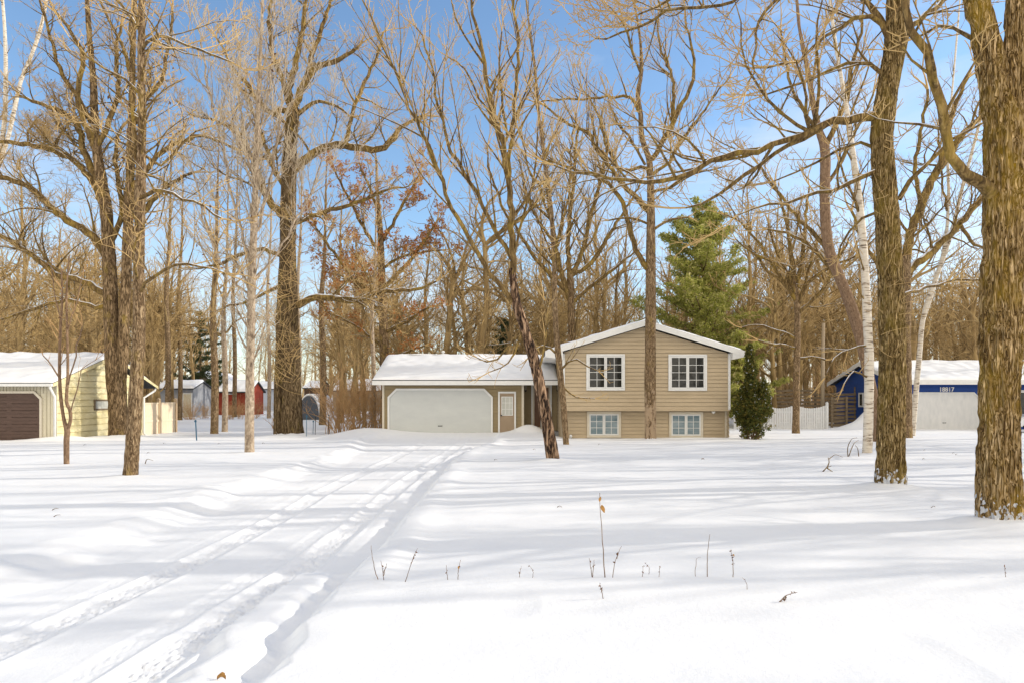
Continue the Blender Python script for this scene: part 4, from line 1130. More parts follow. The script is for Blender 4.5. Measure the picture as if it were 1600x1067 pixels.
# great oak by yellow garage
hero('oak', 'broad double-trunked oak against the yellow garage, crown of long gnarled limbs spreading left', 29.8,
     [[(185, 686, 25), (184, 640, 25), (182, 600, 27), (178, 560, 24), (174, 500, 20), (172, 440, 19), (170, 400, 18), (167, 340, 17), (160, 290, 15), (152, 240, 13), (148, 190, 11), (146, 130, 9), (140, 60, 7), (136, 0, 5)],
      [(187, 610, 15), (192, 560, 15), (194, 500, 15), (197, 440, 14), (199, 380, 14), (202, 310, 14), (204, 250, 12), (206, 180, 10), (207, 100, 8), (210, 20, 6), (214, -40, 4)]],
     [[(166, 400, 14), (140, 365, 12), (105, 345, 11), (65, 310, 10), (30, 285, 9), (-10, 275, 7), (-60, 268, 4)],
      [(170, 460, 12), (130, 440, 10), (90, 430, 10), (50, 400, 9), (20, 378, 8), (-20, 360, 5), (-60, 365, 3)],
      [(163, 320, 12), (145, 285, 11), (125, 260, 10), (95, 240, 9), (55, 228, 8), (0, 222, 6), (-50, 215, 3)],
      [(160, 290, 12), (135, 250, 10), (125, 205, 9), (105, 180, 8), (70, 165, 6), (30, 150, 4)],
      [(150, 240, 10), (135, 200, 9), (122, 150, 8), (130, 90, 7), (110, 50, 5), (85, 20, 4)],
      [(150, 200, 9), (120, 150, 7), (90, 100, 6), (75, 40, 4), (60, 0, 3)],
      [(152, 230, 9), (170, 190, 8), (185, 140, 7), (180, 90, 6), (190, 40, 4)],
      [(198, 400, 10), (215, 350, 9), (240, 310, 8), (265, 290, 6), (300, 270, 4)],
      [(203, 300, 9), (225, 270, 8), (250, 240, 7), (290, 220, 6), (320, 213, 5), (370, 235, 4)],
      [(206, 200, 8), (225, 160, 7), (250, 130, 6), (262, 80, 5), (270, 20, 4)],
      [(172, 380, 9), (190, 340, 8), (185, 290, 7), (180, 240, 6), (190, 200, 4)],
      [(205, 120, 6), (190, 70, 5), (170, 30, 4), (150, -10, 3)],
      [(175, 470, 8), (150, 480, 7), (110, 470, 6), (60, 480, 5), (0, 500, 3)]],
     S=64, step=.08, ridge=.02, rf=11, seed=41, mound=(.12, 1.2), leaves=500, dens=.95)
# dark big oak
def low_twigs(tb, rg):
    for _ in range(150):
        p = W(rg.uniform(425, 475), rg.uniform(380, 600), 30.8 + rg.uniform(-.5, .2))
        dr = Vector((rg.uniform(-1, 1.2), rg.uniform(-1, .1), rg.uniform(-.1, 1))).normalized()
        P, R = walk(rg, p, dr, rg.uniform(.8, 2.2), .010, .005, dict(wig=.2, up=-.03), seg=.25)
        tb.add(P, R, 3, 1)
hero('oak', 'massive dark oak with twin trunks left of the garage, long crooked limb reaching right', 31.4,
     [[(456, 683, 33.1), (456, 640, 29.6), (455, 560, 27.0), (453, 500, 25.2), (450, 420, 24.4), (450, 350, 23.5), (451, 290, 22.6), (453, 240, 20.9), (456, 200, 19.1), (458, 170, 17.4)],
      [(436, 679, 16), (436, 600, 15), (438, 540, 14), (440, 470, 13), (443, 400, 11), (447, 350, 9), (451, 320, 6)]],
     [[(455, 270, 15), (475, 252, 13), (500, 232, 12), (525, 227, 11), (555, 231, 11), (590, 234, 10), (610, 222, 9), (622, 205, 7), (640, 192, 5), (660, 180, 3)],
      [(540, 228, 7), (548, 190, 6), (560, 150, 6), (575, 120, 5), (590, 85, 4), (600, 50, 3)],
      [(447, 340, 14), (430, 325, 12), (412, 300, 11), (405, 280, 10), (390, 240, 8), (372, 210, 6), (340, 190, 4), (300, 180, 2)],
      [(458, 180, 12), (440, 172, 10), (425, 178, 9), (405, 160, 8), (385, 130, 6), (360, 100, 4), (340, 60, 3)],
      [(458, 175, 12), (468, 150, 11), (480, 120, 10), (500, 105, 9), (530, 95, 7), (560, 75, 4)],
      [(456, 175, 11), (452, 140, 10), (462, 100, 9), (472, 50, 7), (478, 0, 5), (480, -50, 3)],
      [(455, 170, 10), (440, 120, 8), (425, 80, 7), (420, 30, 5), (425, -20, 3)],
      [(470, 145, 8), (490, 80, 7), (505, 40, 6), (520, -10, 4)],
      [(465, 478, 12), (490, 466, 11), (520, 466, 10), (550, 470, 9), (575, 462, 8), (610, 455, 7), (650, 452, 5), (680, 440, 3)],
      [(455, 350, 9), (480, 340, 8), (510, 330, 7), (550, 318, 6), (600, 300, 4), (640, 290, 2)],
      [(440, 400, 8), (410, 390, 7), (375, 400, 6), (340, 415, 4), (300, 420, 3)],
      [(452, 300, 8), (430, 270, 7), (415, 230, 6), (400, 190, 5), (385, 150, 3)],
      [(460, 185, 7), (490, 160, 6), (520, 165, 4), (545, 180, 3)], [(450, 440, 6), (420, 455, 5), (390, 470, 4), (350, 480, 3)]],
     bark='bark_darkoak', S=64, step=.08, ridge=.024, rf=11, seed=52, mound=(.16, 1.1), extra=low_twigs, leaves=90, flare=.3, dens=.95)
# pale trunk
hero('tree', 'pale grey straight trunk with fine upswept twigs, just left of the massive oak', 21.3,
     [[(390, 705, 14.1), (390, 640, 13.2), (391, 560, 12.3), (393, 480, 11.4), (395, 400, 10.6), (398, 330, 9.7), (400, 260, 8.8), (402, 200, 7.9), (405, 130, 6.2), (408, 60, 4.4), (411, -20, 3.5)]],
     [[(394, 420, 5), (380, 370, 4), (360, 300, 4), (345, 220, 3), (325, 130, 3), (310, 40, 2)], [(396, 380, 5), (415, 320, 4), (430, 240, 4), (440, 160, 3), (450, 60, 2)],
      [(399, 300, 4), (385, 230, 4), (375, 150, 3), (370, 60, 2)], [(401, 240, 4), (415, 170, 3), (425, 90, 3), (432, 0, 2)], [(395, 470, 4), (350, 420, 3), (320, 350, 3), (300, 260, 2)],
      [(396, 440, 4), (430, 400, 3), (470, 330, 3), (500, 260, 2), (520, 170, 1.5)]],
     bark='bark_pale', twig='twig_pale', limbmat='bark_pale', S=48, step=.05, ridge=.004, rf=30, seed=61, mound=(.03, .35), prm=dict(ELM, up=.14), auto=[(0, 60, .12, .98, 2.3, 1.2)], dens=.9)
# sapling
hero('sapling', 'young forked sapling with purple-brown stem in front of the yellow garage', 17.4,
     [[(104, 725, 8), (104, 690, 8), (105, 672, 8), (100, 655, 5), (95, 620, 5), (93, 580, 4.5), (94, 520, 4), (97, 470, 3), (96, 420, 2)],
      [(105, 672, 6), (110, 655, 5), (109, 640, 5), (104, 625, 5), (106, 580, 4), (105, 520, 3.5), (104, 460, 3), (108, 400, 2)]],
     [[(107, 600, 2.5), (115, 570, 2.2), (120, 540, 2), (128, 510, 1.5)], [(93, 590, 2.5), (80, 570, 2), (68, 555, 1.5)], [(110, 645, 2), (118, 610, 1.6), (130, 575, 1.2), (150, 560, 1)],
      [(105, 520, 2), (120, 470, 1.6), (130, 430, 1.2)], [(95, 500, 2), (85, 450, 1.6), (80, 400, 1.2)]],
     bark='bark_sap', twig='twig_rust', limbmat='bark_sap', S=20, step=.05, seed=66, mound=None, prm=dict(ELM, rmin=.003), auto=[(0, 10, .5, .98, .9, .5)], leaves=26, dens=.5)
# birch near
hero('birch', 'white birch trunk with peeling bark, just left of the thick mossy trunk', 20.4,
     [[(1355, 710, 14), (1357, 640, 14), (1358, 560, 14), (1355, 500, 13), (1353, 450, 12), (1350, 400, 12), (1345, 340, 11), (1338, 280, 10), (1330, 225, 9), (1324, 180, 8), (1314, 120, 6), (1304, 60, 5), (1297, 0, 4), (1290, -60, 3)]],
     [[(1345, 340, 5), (1330, 300, 4), (1315, 260, 3), (1310, 200, 2)], [(1355, 540, 4), (1330, 545, 3), (1305, 560, 2.5), (1290, 590, 2)], [(1325, 190, 4), (1345, 140, 3), (1360, 90, 2)], [(1356, 590, 3), (1335, 580, 2.5), (1320, 600, 2)]],
     bark='birch', twig='twig', S=32, step=.06, seed=71, mound=(.03, .4), prm=dict(ELM, up=-.02), auto=[(0, 30, .3, .98, 1.9, .9)], dens=.7)
hero('birch', 'pair of slender leaning white birch stems between the two thickest right trunks', 33.0,
     [[(1425, 640, 8.2), (1436, 560, 7.5), (1444, 490, 6.8), (1468, 420, 6.8), (1488, 360, 6.0), (1502, 300, 5.2), (1518, 240, 4.5), (1533, 180, 3.8), (1540, 120, 2.2)],
      [(1443, 500, 5.6), (1465, 430, 4.9), (1478, 370, 4.9), (1482, 300, 4.2), (1481, 220, 3.5), (1488, 140, 2.8), (1495, 60, 2.8), (1500, 0, 2.1)]],
     [[(1480, 330, 4), (1470, 270, 3), (1465, 200, 2)]],
     bark='birch', S=20, step=.1, seed=73, mound=None, prm=ELM, auto=[(0, 16, .4, .98, 2, 1), (1, 14, .3, .98, 2, 1)], dens=.6)
hero('birch', 'white birch stems rising behind the oak crown at the top left corner', 38.0,
     [[(-75, 640, 9), (-55, 500, 9), (-25, 350, 8), (-5, 270, 7), (7, 190, 6.5), (9, 120, 6), (8, 60, 5), (4, 0, 4), (0, -40, 3)],
      [(-3, 262, 6), (14, 210, 6), (32, 130, 5.5), (48, 90, 5), (62, 50, 5), (73, 0, 4), (80, -50, 3)]], [],
     bark='birch', S=16, step=.15, seed=75, mound=None, prm=ELM, auto=[(0, 12, .5, .98, 2, 1), (1, 12, .3, .98, 2, 1)], dens=.6)
# brown forked tree behind birch
hero('tree', 'reddish-brown crooked tree behind the white birch, leaning left then straight up', 26.4,
     [[(1372, 694, 15), (1368, 640, 15), (1358, 590, 15), (1345, 530, 16), (1330, 480, 16), (1312, 435, 15), (1298, 400, 15), (1291, 360, 15), (1289, 300, 15), (1289, 235, 14), (1280, 205, 10), (1272, 170, 8), (1262, 110, 7), (1250, 50, 5), (1245, 0, 4)]],
     [[(1290, 232, 9), (1300, 205, 8), (1318, 170, 7), (1330, 110, 6), (1345, 50, 4), (1352, 0, 3)], [(1300, 405, 7), (1275, 370, 6), (1245, 340, 5), (1215, 300, 4), (1190, 265, 3)],
      [(1312, 440, 7), (1280, 400, 6), (1250, 372, 5), (1200, 358, 3)], [(1278, 200, 6), (1250, 165, 5), (1230, 110, 4), (1220, 50, 3)], [(1345, 530, 6), (1358, 480, 5), (1352, 440, 4), (1345, 400, 3)],
      [(1290, 290, 6), (1315, 255, 5), (1340, 200, 4), (1365, 150, 3)], [(1268, 150, 4), (1275, 90, 4), (1290, 40, 3)]],
     bark='bark_sap', S=32, step=.08, ridge=.008, rf=20, seed=81, mound=None, prm=ELM, dens=.65)
hero('tree', 'wide-forked brown tree behind the thick mossy trunk, limbs slanting up to the right', 30.0,
     [[(1414, 665, 20), (1414, 600, 19), (1413, 520, 18), (1414, 450, 17), (1414, 400, 15)]],
     [[(1414, 420, 14), (1422, 370, 13), (1440, 320, 13), (1460, 275, 12), (1485, 240, 11), (1505, 210, 9), (1530, 185, 7), (1560, 160, 5)],
      [(1414, 430, 13), (1435, 410, 12), (1465, 385, 11), (1500, 350, 10), (1530, 315, 8), (1560, 280, 5)],
      [(1470, 265, 8), (1480, 210, 7), (1495, 160, 6), (1512, 120, 4)], [(1440, 330, 7), (1430, 270, 6), (1440, 200, 5), (1450, 140, 4)], [(1412, 460, 8), (1380, 420, 7), (1350, 380, 5), (1330, 330, 4)], [(1500, 350, 6), (1520, 380, 5), (1545, 390, 3)]],
     bark='bark_brown', S=28, step=.12, ridge=.01, rf=16, seed=84, mound=None, prm=OAK, dens=.6)
# small tree at white fence
hero('tree', 'short brown tree with snowy crooked branches in front of the white fence', 36.0,
     [[(1243, 676, 11.5), (1244, 640, 10.7), (1245, 580, 9.8), (1246, 520, 9.0), (1245, 470, 8.2), (1240, 430, 6.6), (1234, 390, 4.9), (1232, 350, 3), (1230, 300, 1)]],
     [[(1245, 462, 7), (1228, 425, 6), (1200, 405, 5), (1175, 395, 3.5), (1150, 375, 2)], [(1247, 475, 7), (1264, 440, 6), (1298, 418, 5), (1335, 402, 3)], [(1243, 440, 7), (1234, 390, 6), (1226, 335, 4.5), (1212, 290, 3)],
      [(1245, 450, 7), (1256, 380, 6), (1260, 325, 4), (1266, 290, 2)], [(1243, 470, 6), (1215, 425, 5), (1185, 380, 4), (1160, 350, 3), (1130, 335, 2)], [(1247, 490, 6), (1285, 452, 5), (1310, 405, 4), (1332, 365, 2)],
      [(1243, 545, 5), (1225, 540, 5), (1205, 538, 4), (1185, 532, 3)], [(1244, 530, 5), (1222, 520, 5), (1200, 512, 4), (1175, 508, 3), (1160, 512, 2)], [(1247, 560, 4), (1270, 558, 4), (1290, 562, 3)],
      [(1246, 490, 5), (1270, 470, 5), (1295, 440, 4), (1310, 400, 3)], [(1244, 470, 5), (1220, 440, 5), (1195, 420, 4), (1170, 385, 3)], [(1246, 480, 5), (1262, 430, 4), (1275, 380, 3)], [(1240, 440, 5), (1215, 400, 4), (1200, 350, 3)],
      [(1236, 400, 4), (1245, 360, 3), (1250, 320, 2)]],
     bark='bark_brown', S=24, step=.12, seed=88, mound=None, dens=.8)
# rust-leaved oak
hero('oak', 'oak still holding rusty-orange dry leaves, behind the garage left end', 41.0,
     [[(604, 655, 16), (602, 600, 15), (600, 540, 14), (598, 480, 13), (596, 420, 11), (594, 360, 9), (590, 310, 5), (588, 260, 3), (586, 225, 1)]],
     [[(600, 500, 7), (570, 460, 6), (540, 420, 5), (510, 380, 4), (490, 350, 3)], [(598, 450, 7), (630, 420, 6), (660, 380, 5), (680, 350, 3)], [(596, 400, 6), (570, 360, 5), (545, 310, 4), (525, 270, 3)],
      [(595, 380, 6), (620, 340, 5), (640, 300, 4), (655, 270, 2)], [(600, 520, 6), (640, 500, 5), (670, 480, 3)], [(592, 330, 5), (575, 290, 4), (560, 255, 2)],
      [(601, 545, 5), (570, 520, 4), (540, 500, 3), (515, 490, 2)], [(602, 570, 5), (635, 550, 4), (665, 540, 3)], [(598, 470, 5), (560, 440, 4), (530, 440, 3)], [(596, 420, 5), (635, 400, 4), (690, 390, 2.5)]],
     S=20, step=.2, seed=91, mound=None, leaves=9000, leafmat='rustleaf', dens=.95)
# smaller trunks across the left yard
for px, py, d, h, w, sd, lab in ((335, 675, 36, 350, 12, 101, 'light trunk in the yard, left one of a close pair right of the blue stake'),
                                (351, 672, 38, 380, 9, 102, 'thinner of the close pair of trunks right of the blue stake'),
                                (504, 656, 47, 360, 11, 103, 'lone light-barked trunk right of the dark hoop shelter'),
                                (262, 640, 50, 330, 9, 107, 'brown trunk rising behind the grey shed'),
                                (281, 640, 57, 340, 7, 105, 'pale thin trunk beside the grey shed door'),
                                (583, 672, 38, 380, 8, 106, 'thin trunk at the left corner of the tan garage'),
                                (420, 645, 62, 330, 6, 110, 'thin far trunk just left of the massive oak'),
                                (467, 635, 70, 320, 7, 108, 'far slim trunk behind the hoop shelter'),
                                (366, 638, 66, 330, 7, 109, 'slim trunk standing in front of the red barn')):
    hero('tree', lab, d, [[(px, py, w), (px + 1, py - 80, w * .9), (px - 2, py - 180, w * .75), (px + 3, h + 40, w * .5), (px + 5, h - 60, w * .25), (px + 7, h - 130, w * .06)]], [],
         bark='bark_brown' if sd % 2 else 'bark_pale', S=14, step=.3, seed=sd, mound=None, prm=ELM if sd % 2 else OAK, auto=[(0, 26, .3, .98, 3.4, 1.6)], dens=.55, limbmat='limb_far')


# ------------------------------------------------------------------ evergreens
def pine(name, label, x, y, H_, Rm, seed, mat, z0=1.0, whorl=.42, nbr=6, tuft=(.13, .24), per=26, tk=.16):
    rg = random.Random(seed); base = Vector((x, y, gpt0(x, y) - .05))
    root = empty(name, base, label, 'pine' if name == 'pine' else 'evergreen')
    path = [(x, y, base.z - .2, tk), (x + .1, y, base.z + H_ * .4, tk * .75), (x, y, base.z + H_ * .8, tk * .35), (x, y, base.z + H_, .02)]
    V, Q = trunk_tube(path, 14, .3, base); mesh_np('trunk', V, Q, mat=M['bark_oak'], parent=root)
    tb = Tubes(); pts = []
    z = z0
    while z < H_ - .2:
        t = (z - z0) / (H_ - z0)
        prof = (1 - t) ** .62 * (.75 + .25 * math.sin(min(1, t * 4) * 1.57)) * Rm
        for _ in range(nbr):
            a = rg.uniform(0, 6.283); L = max(.3, prof * rg.choice((.55, .8, 1.0, 1.2)) * rg.uniform(.85, 1.05))
            d = Vector((math.cos(a), math.sin(a), rg.uniform(-.12, .18) + t * .5)).normalized()
            p = Vector((x, y, base.z + z + rg.uniform(-.15, .15)))
            P, R = walk(rg, p, d, L, .012 + L * .012, .008, dict(wig=.08, up=.035), seg=.5)
            tb.add(P, R, 5, 0)
            m = int(per * L / 3) + 3
            for _k in range(m):
                u = rg.random() ** .6; i = min(len(P) - 2, int(u * (len(P) - 1))); q = P[i].lerp(P[i + 1], rg.random())
                side = Vector((-d.y, d.x, 0)) * rg.choice((-1, 1)) * rg.uniform(.1, .45) * L * .45 * (1.15 - u)
                c = q + side + Vector((0, 0, rg.uniform(-.08, .12)))
                for _j in range(9): pts.append(c + Vector((rg.gauss(0, .16), rg.gauss(0, .16), rg.gauss(0, .055))))
        z += whorl * rg.uniform(.7, 1.3)
    tb.build('branches', [M['bark_oak'], M['twig']], root, base)
    leaf_cloud('foliage', pts, rg, *tuft, M[mat], root, base, stretch=1.0, ups=.3, wd_=.28)
    return root


pine('pine', 'big green pine behind the gable right side', fx(1097, 47), 47, 15.3, 6.2, 5, 'pine', z0=2.0, per=46, whorl=.58, nbr=6, tuft=(.09, .17))
pine('pine', 'lower yellow-green pine between the big pine and the pointed cedar', fx(1156, 43), 43, 6.4, 2.2, 6, 'pine', z0=.8, per=16, whorl=.6)
pine('spruce', 'dark evergreen showing behind the garage ridge', fx(787, 60), 60, 9.0, 2.6, 7, 'farpine', z0=1.5, per=20, whorl=.55)
pine('spruce', 'dark far evergreen left of the slender pair of trunks', fx(312, 80), 80, 12.5, 3.6, 8, 'farpine', z0=2, per=16, whorl=.8)
pine('spruce', 'small dark far evergreen behind the leaning tree', fx(845, 66), 66, 8.5, 2.4, 9, 'farpine', z0=1.5, per=16, whorl=.7)

# pointed cedar
rg = random.Random(14); cx, cy = fx(1176, 28.3), 28.3; base = Vector((cx, cy, gpt0(cx, cy) - .05))
root = empty('cedar', base, 'dark green pointed cedar at the right corner of the tan house', 'cedar')
tb = Tubes(); pts = []
cone = [(0, 0, .1, 3.85, .50), (-.5, .1, .4, 2.05, .40), (.46, -.1, .4, 2.35, .40), (.82, .1, .45, 1.8, .34), (-.82, .0, .35, 1.5, .33), (.12, -.35, .3, 1.8, .36), (-.2, -.3, .3, 1.5, .3)]
for (ox, oy, zb, ht, rr_) in cone:
    P, R = walk(rg, base + Vector((ox * .25, oy * .25, -.15)), Vector((ox * .45, oy * .4, 1.6)).normalized(), ht * .9, .035, .01, dict(wig=.07, up=.12), seg=.3)
    tb.add(P, R, 8, 0)
    n = int(ht * 620 * rr_ / .4)
    for _ in range(n):
        t = rg.random() ** 1.15; z = zb + .35 + (ht - zb - .3) * t
        r = rr_ * (1 - t) ** .62 * (.8 + .35 * math.sin(z * 9 + ox * 20)) * (0.55 + .45 * min(1, t * 3.5))
        i = min(len(P) - 1, int(t * (len(P) - 1))); ax = P[i]
        a = rg.uniform(0, 6.283); q = r * rg.random() ** .35
        if z < 1.15 and rg.random() < .82: continue
        c = Vector((ax.x * .5 + (cx + ox) * .5 + q * math.cos(a), ax.y * .5 + (cy + oy) * .5 + q * math.sin(a), base.z + z))
        for _j in range(5): pts.append(c + Vector((rg.gauss(0, .045), rg.gauss(0, .045), rg.gauss(0, .075))))
    for _ in range(16):
        t = rg.uniform(.08, .4); i = int(t * (len(P) - 1)); d = Vector((rg.uniform(-1, 1), rg.uniform(-1, 1), .7)).normalized()
        PP, RR = walk(rg, P[i], d, rg.uniform(.3, .65), .009, .004, dict(wig=.2, up=.15), seg=.12); tb.add(PP, RR, 4, 1)
        for _j in range(14): pts.append(PP[-1] + Vector((rg.gauss(0, .06), rg.gauss(0, .06), rg.gauss(0, .06))))
tb.build('trunk', [M['bark_sap'], M['bark_sap']], root, base)
leaf_cloud('foliage', pts, rg, .035, .075, M['cedar'], root, base, stretch=1.2)

# ------------------------------------------------------------------ rusty shrubs left of garage
def shrub_proto(seed, n, H_, spread, twig, name='shrub'):
    rg = random.Random(seed); tb = Tubes(); prm = dict(OAK, rmin=.005, up=.05, wig=.26, dens=(0, 3.0, 3.2, 3), ang=(25, 65))
    for _ in range(n):
        a = rg.uniform(0, 6.283); s = rg.random() * spread
        d = Vector((math.cos(a) * rg.uniform(.1, .55), math.sin(a) * rg.uniform(.1, .55), 1)).normalized()
        P, R = walk(rg, Vector((math.cos(a) * s * .4, math.sin(a) * s * .4, -.15)), d, H_ * rg.uniform(.6, 1.1), rg.uniform(.012, .026), .006, prm, seg=.3)
        tb.add(P, R, 5, 1); sprout(tb, rg, P, R, 1, prm, 2, tmin=.2)
    o = empty(name, (0, 0, 0)); tb.build('stems', [M['limb'], M[twig]], o, (0, 0, 0)); return o


s1 = shrub_proto(1, 15, 3.0, .9, 'twig_rust'); s2 = shrub_proto(2, 12, 2.4, .8, 'twig_rust')
k = 0
for px, d, sc in ((600, 37, .9), (516, 34.5, .8), (532, 36, 1.15), (548, 34.5, 1.0), (562, 36.5, 1.25), (578, 35.5, .95), (530, 42, 1.3), (555, 41, 1.5), (590, 40, 1.2)):
    x, y = foot_xy(px, d); src = (s1, s2)[k % 2]; k += 1
    lab = 'dense leafless rusty-brown shrub in the thicket left of the garage'
    o = src if k <= 2 else copy_tree(src, (0, 0, 0))
    o.location = (x, y, gpt0(x, y) + .1); o.rotation_euler.z = k * 1.3; o.scale = (sc, sc, sc)
    tag(o, lab, 'shrub', 'shrubs of the rusty thicket')
rgb = random.Random(4)
for i in range(70):
    if i < 22: px, d = rgb.choice((rgb.uniform(283, 345), rgb.uniform(345, 400), rgb.uniform(236, 300))), rgb.uniform(58, 72)
    else: px, d = rgb.choice((rgb.uniform(500, 1330), rgb.uniform(1180, 1330), rgb.uniform(1410, 1640), rgb.uniform(-60, 160))), rgb.uniform(50, 90)
    x, y = foot_xy(px, d); sc = rgb.uniform(.5, .8) if i < 22 else rgb.uniform(1.1, 2.1)
    o = copy_tree((s1, s2)[i % 2], (x, y, gpt0(x, y) - .1), i * 1.7, sc, 'leafless brushy shrub of the woodland undergrowth', 'undergrowth shrubs beyond the houses')
o = copy_tree(s2, (-14.6, 42, -.2), 2, .8, 'low brown shrub by the tan fence end', None)
if 'group' in o: del o['group']
o['category'] = 'shrub'

# ------------------------------------------------------------------ woodland behind
def proto(seed, H_, tr, prm, kind):
    rg = random.Random(seed)
    o = empty('bare_tree', (0, 0, 0))
    path = []; x = y = 0; n = 9
    top = H_ * (.92 if kind else .62)
    for i in range(n):
        path.append((x, y, -.3 + (top + .3) * i / (n - 1), tr * (1 - .82 * (i / (n - 1)) ** 1.1) if kind else tr * (1 - .5 * i / (n - 1))))
        x += rg.uniform(-.2, .2); y += rg.uniform(-.2, .2)
    V, Q = trunk_tube(path, 10, .6, (0, 0, 0), seed=seed); mesh_np('trunk', V, Q, mat=M['limb_far'], parent=o)
    tb = Tubes(); sp = spline(path, 20); pts = [Vector(q[:3]) for q in sp]; rr = [float(q[3]) for q in sp]
    if kind: sprout(tb, rg, pts, rr, 1, prm, 3, tmin=.25, n=30, lenf=lambda t: H_ * (.30 - .2 * t))
    else:
        sprout(tb, rg, pts, rr, 1, prm, 3, tmin=.3, n=15, lenf=lambda t: H_ * (.42 - .12 * t))
        for _ in range(4):
            P, R = walk(rg, pts[-1], (Vector((0, 0, 1)) + rvec(rg) * .8).normalized(), H_ * .4, tr * .45, .01, prm, seg=.6)
            tb.add(P, R, 7, 0); sprout(tb, rg, P, R, 1, prm, 3, tmin=.1)
    tb.build('crown', [M['limb_far'], M['twig']], o, (0, 0, 0))
    return o


BO = dict(dens=(0, 1.6, 2.1, 2.6), ratio=(0, .5, .5, .5), ang=(35, 70), wig=.32, up=.05, rmin=.011)
BE = dict(dens=(0, 1.6, 2.1, 2.5), ratio=(0, .5, .5, .5), ang=(25, 50), wig=.18, up=.09, rmin=.011)
protos = [proto(200, 14, .24, BO, 0), proto(201, 15, .20, BE, 1), proto(202, 12.5, .26, BO, 0), proto(203, 14, .16, BE, 1), proto(204, 13, .21, BO, 0), proto(205, 11, .13, BE, 1)]
rg = random.Random(9)
spots = []
# hand-set nearer rows, then random fill
for px, d in ((30, 44), (75, 48), (120, 42), (150, 52), (235, 58), (300, 70), (-30, 40), (60, 60), (530, 50), (560, 56), (640, 46), (668, 50), (690, 45), (715, 48), (738, 44), (760, 52), (815, 48), (850, 50),
              (930, 52), (955, 47), (975, 58), (1040, 58), (1180, 56), (1205, 52), (1228, 60), (1262, 54), (1300, 56), (1330, 60), (1440, 56), (1470, 60), (1500, 55), (1535, 60), (1590, 54), (1630, 50), (630, 60), (590, 50), (1215, 58), (1120, 60)):
    spots.append((px + rg.uniform(-6, 6), d))
for _ in range(34): spots.append((rg.choice((rg.uniform(-60, 290), rg.uniform(480, 1000), rg.uniform(1170, 1660))), rg.uniform(43, 58)))
while len(spots) < 285:
    px, d = rg.uniform(-80, 1680), rg.uniform(52, 112)
    if 290 < px < 475 and rg.random() < .72: continue
    if 280 < px < 470 and d < 85: continue
    if 462 < px < 512: continue
    spots.append((px, d))
spots = [q for q in spots if not (466 < q[0] < 512 and q[1] < 62)]
used = set()
for i, (px, d) in enumerate(spots):
    j = rg.randrange(len(protos)); src = protos[j]; x, y = foot_xy(px, d)
    if j in used: o = copy_tree(src, (x, y, 0))
    else: o = src; used.add(j)
    o.location = (x, y, gpt0(x, y) - .1); o.rotation_euler.z = rg.uniform(0, 6.28); s = rg.uniform(.85, 1.22) * (1.2 if d > 60 else 1.0); o.scale = (s, s, s * rg.uniform(.9, 1.15))
    tag(o, 'bare tan-twigged tree among the woodland beyond the houses', 'tree', 'bare trees of the woodland beyond the houses')
for j, p in enumerate(protos):
    if j not in used: p.location = (60, 60, 0); tag(p, 'bare tan-twigged tree among the woodland beyond the houses', 'tree', 'bare trees of the woodland beyond the houses')
# trees standing to the right of the frame, whose long shadows streak the lawn
for i, (x, y, s) in enumerate(((13.5, 10.6, .9), (19, 17, 1), (17.5, 21.5, .9), (22, 12.2, 1.1), (27, 24, 1.0), (29, 16.5, 1.1), (33, 28, 1.1), (23, 27.5, .8), (17, 14.6, .85), (25, 20, 1), (34, 13.2, 1.1), (38, 22, 1.15), (31, 31, 1), (40, 17, 1.1), (45, 26, 1.2), (21, 9.6, .8), (36, 9.9, 1.1))):
    o = copy_tree(protos[i % 6], (x, y, -.1), i * 1.1, s, 'bare tree beyond the right edge whose shadow streaks the lawn', 'bare trees beyond the right edge')
    tag(o, None, 'tree')
# far belt of woodland, one mass
tb = Tubes(); rg = random.Random(31)
FW = dict(dens=(0, .9, 1.0, 1), ratio=(0, .5, .5, .5), ang=(25, 60), wig=.25, up=.06, rmin=.02)
for i in range(330):
    d = rg.uniform(112, 185); px = rg.uniform(-80, 1680); x, y = foot_xy(px, d); H_ = rg.uniform(15, 24)
    P, R = walk(rg, Vector((x, y, -.5)), Vector((rg.uniform(-.05, .05), 0, 1)), H_ * .9, .2, .03, dict(wig=.05, up=.1), seg=1.6)
    tb.add(P, R, 5, 0); sprout(tb, rg, P, R, 1, FW, 2, tmin=.12, n=22, lenf=lambda t: H_ * .24)
o = tb.build('distant_woodland', [M['limb_far'], M['twig']], None, (0, 0, 0)); tag(o, 'far belt of leafless woodland closing the view', 'woodland', kind='stuff')

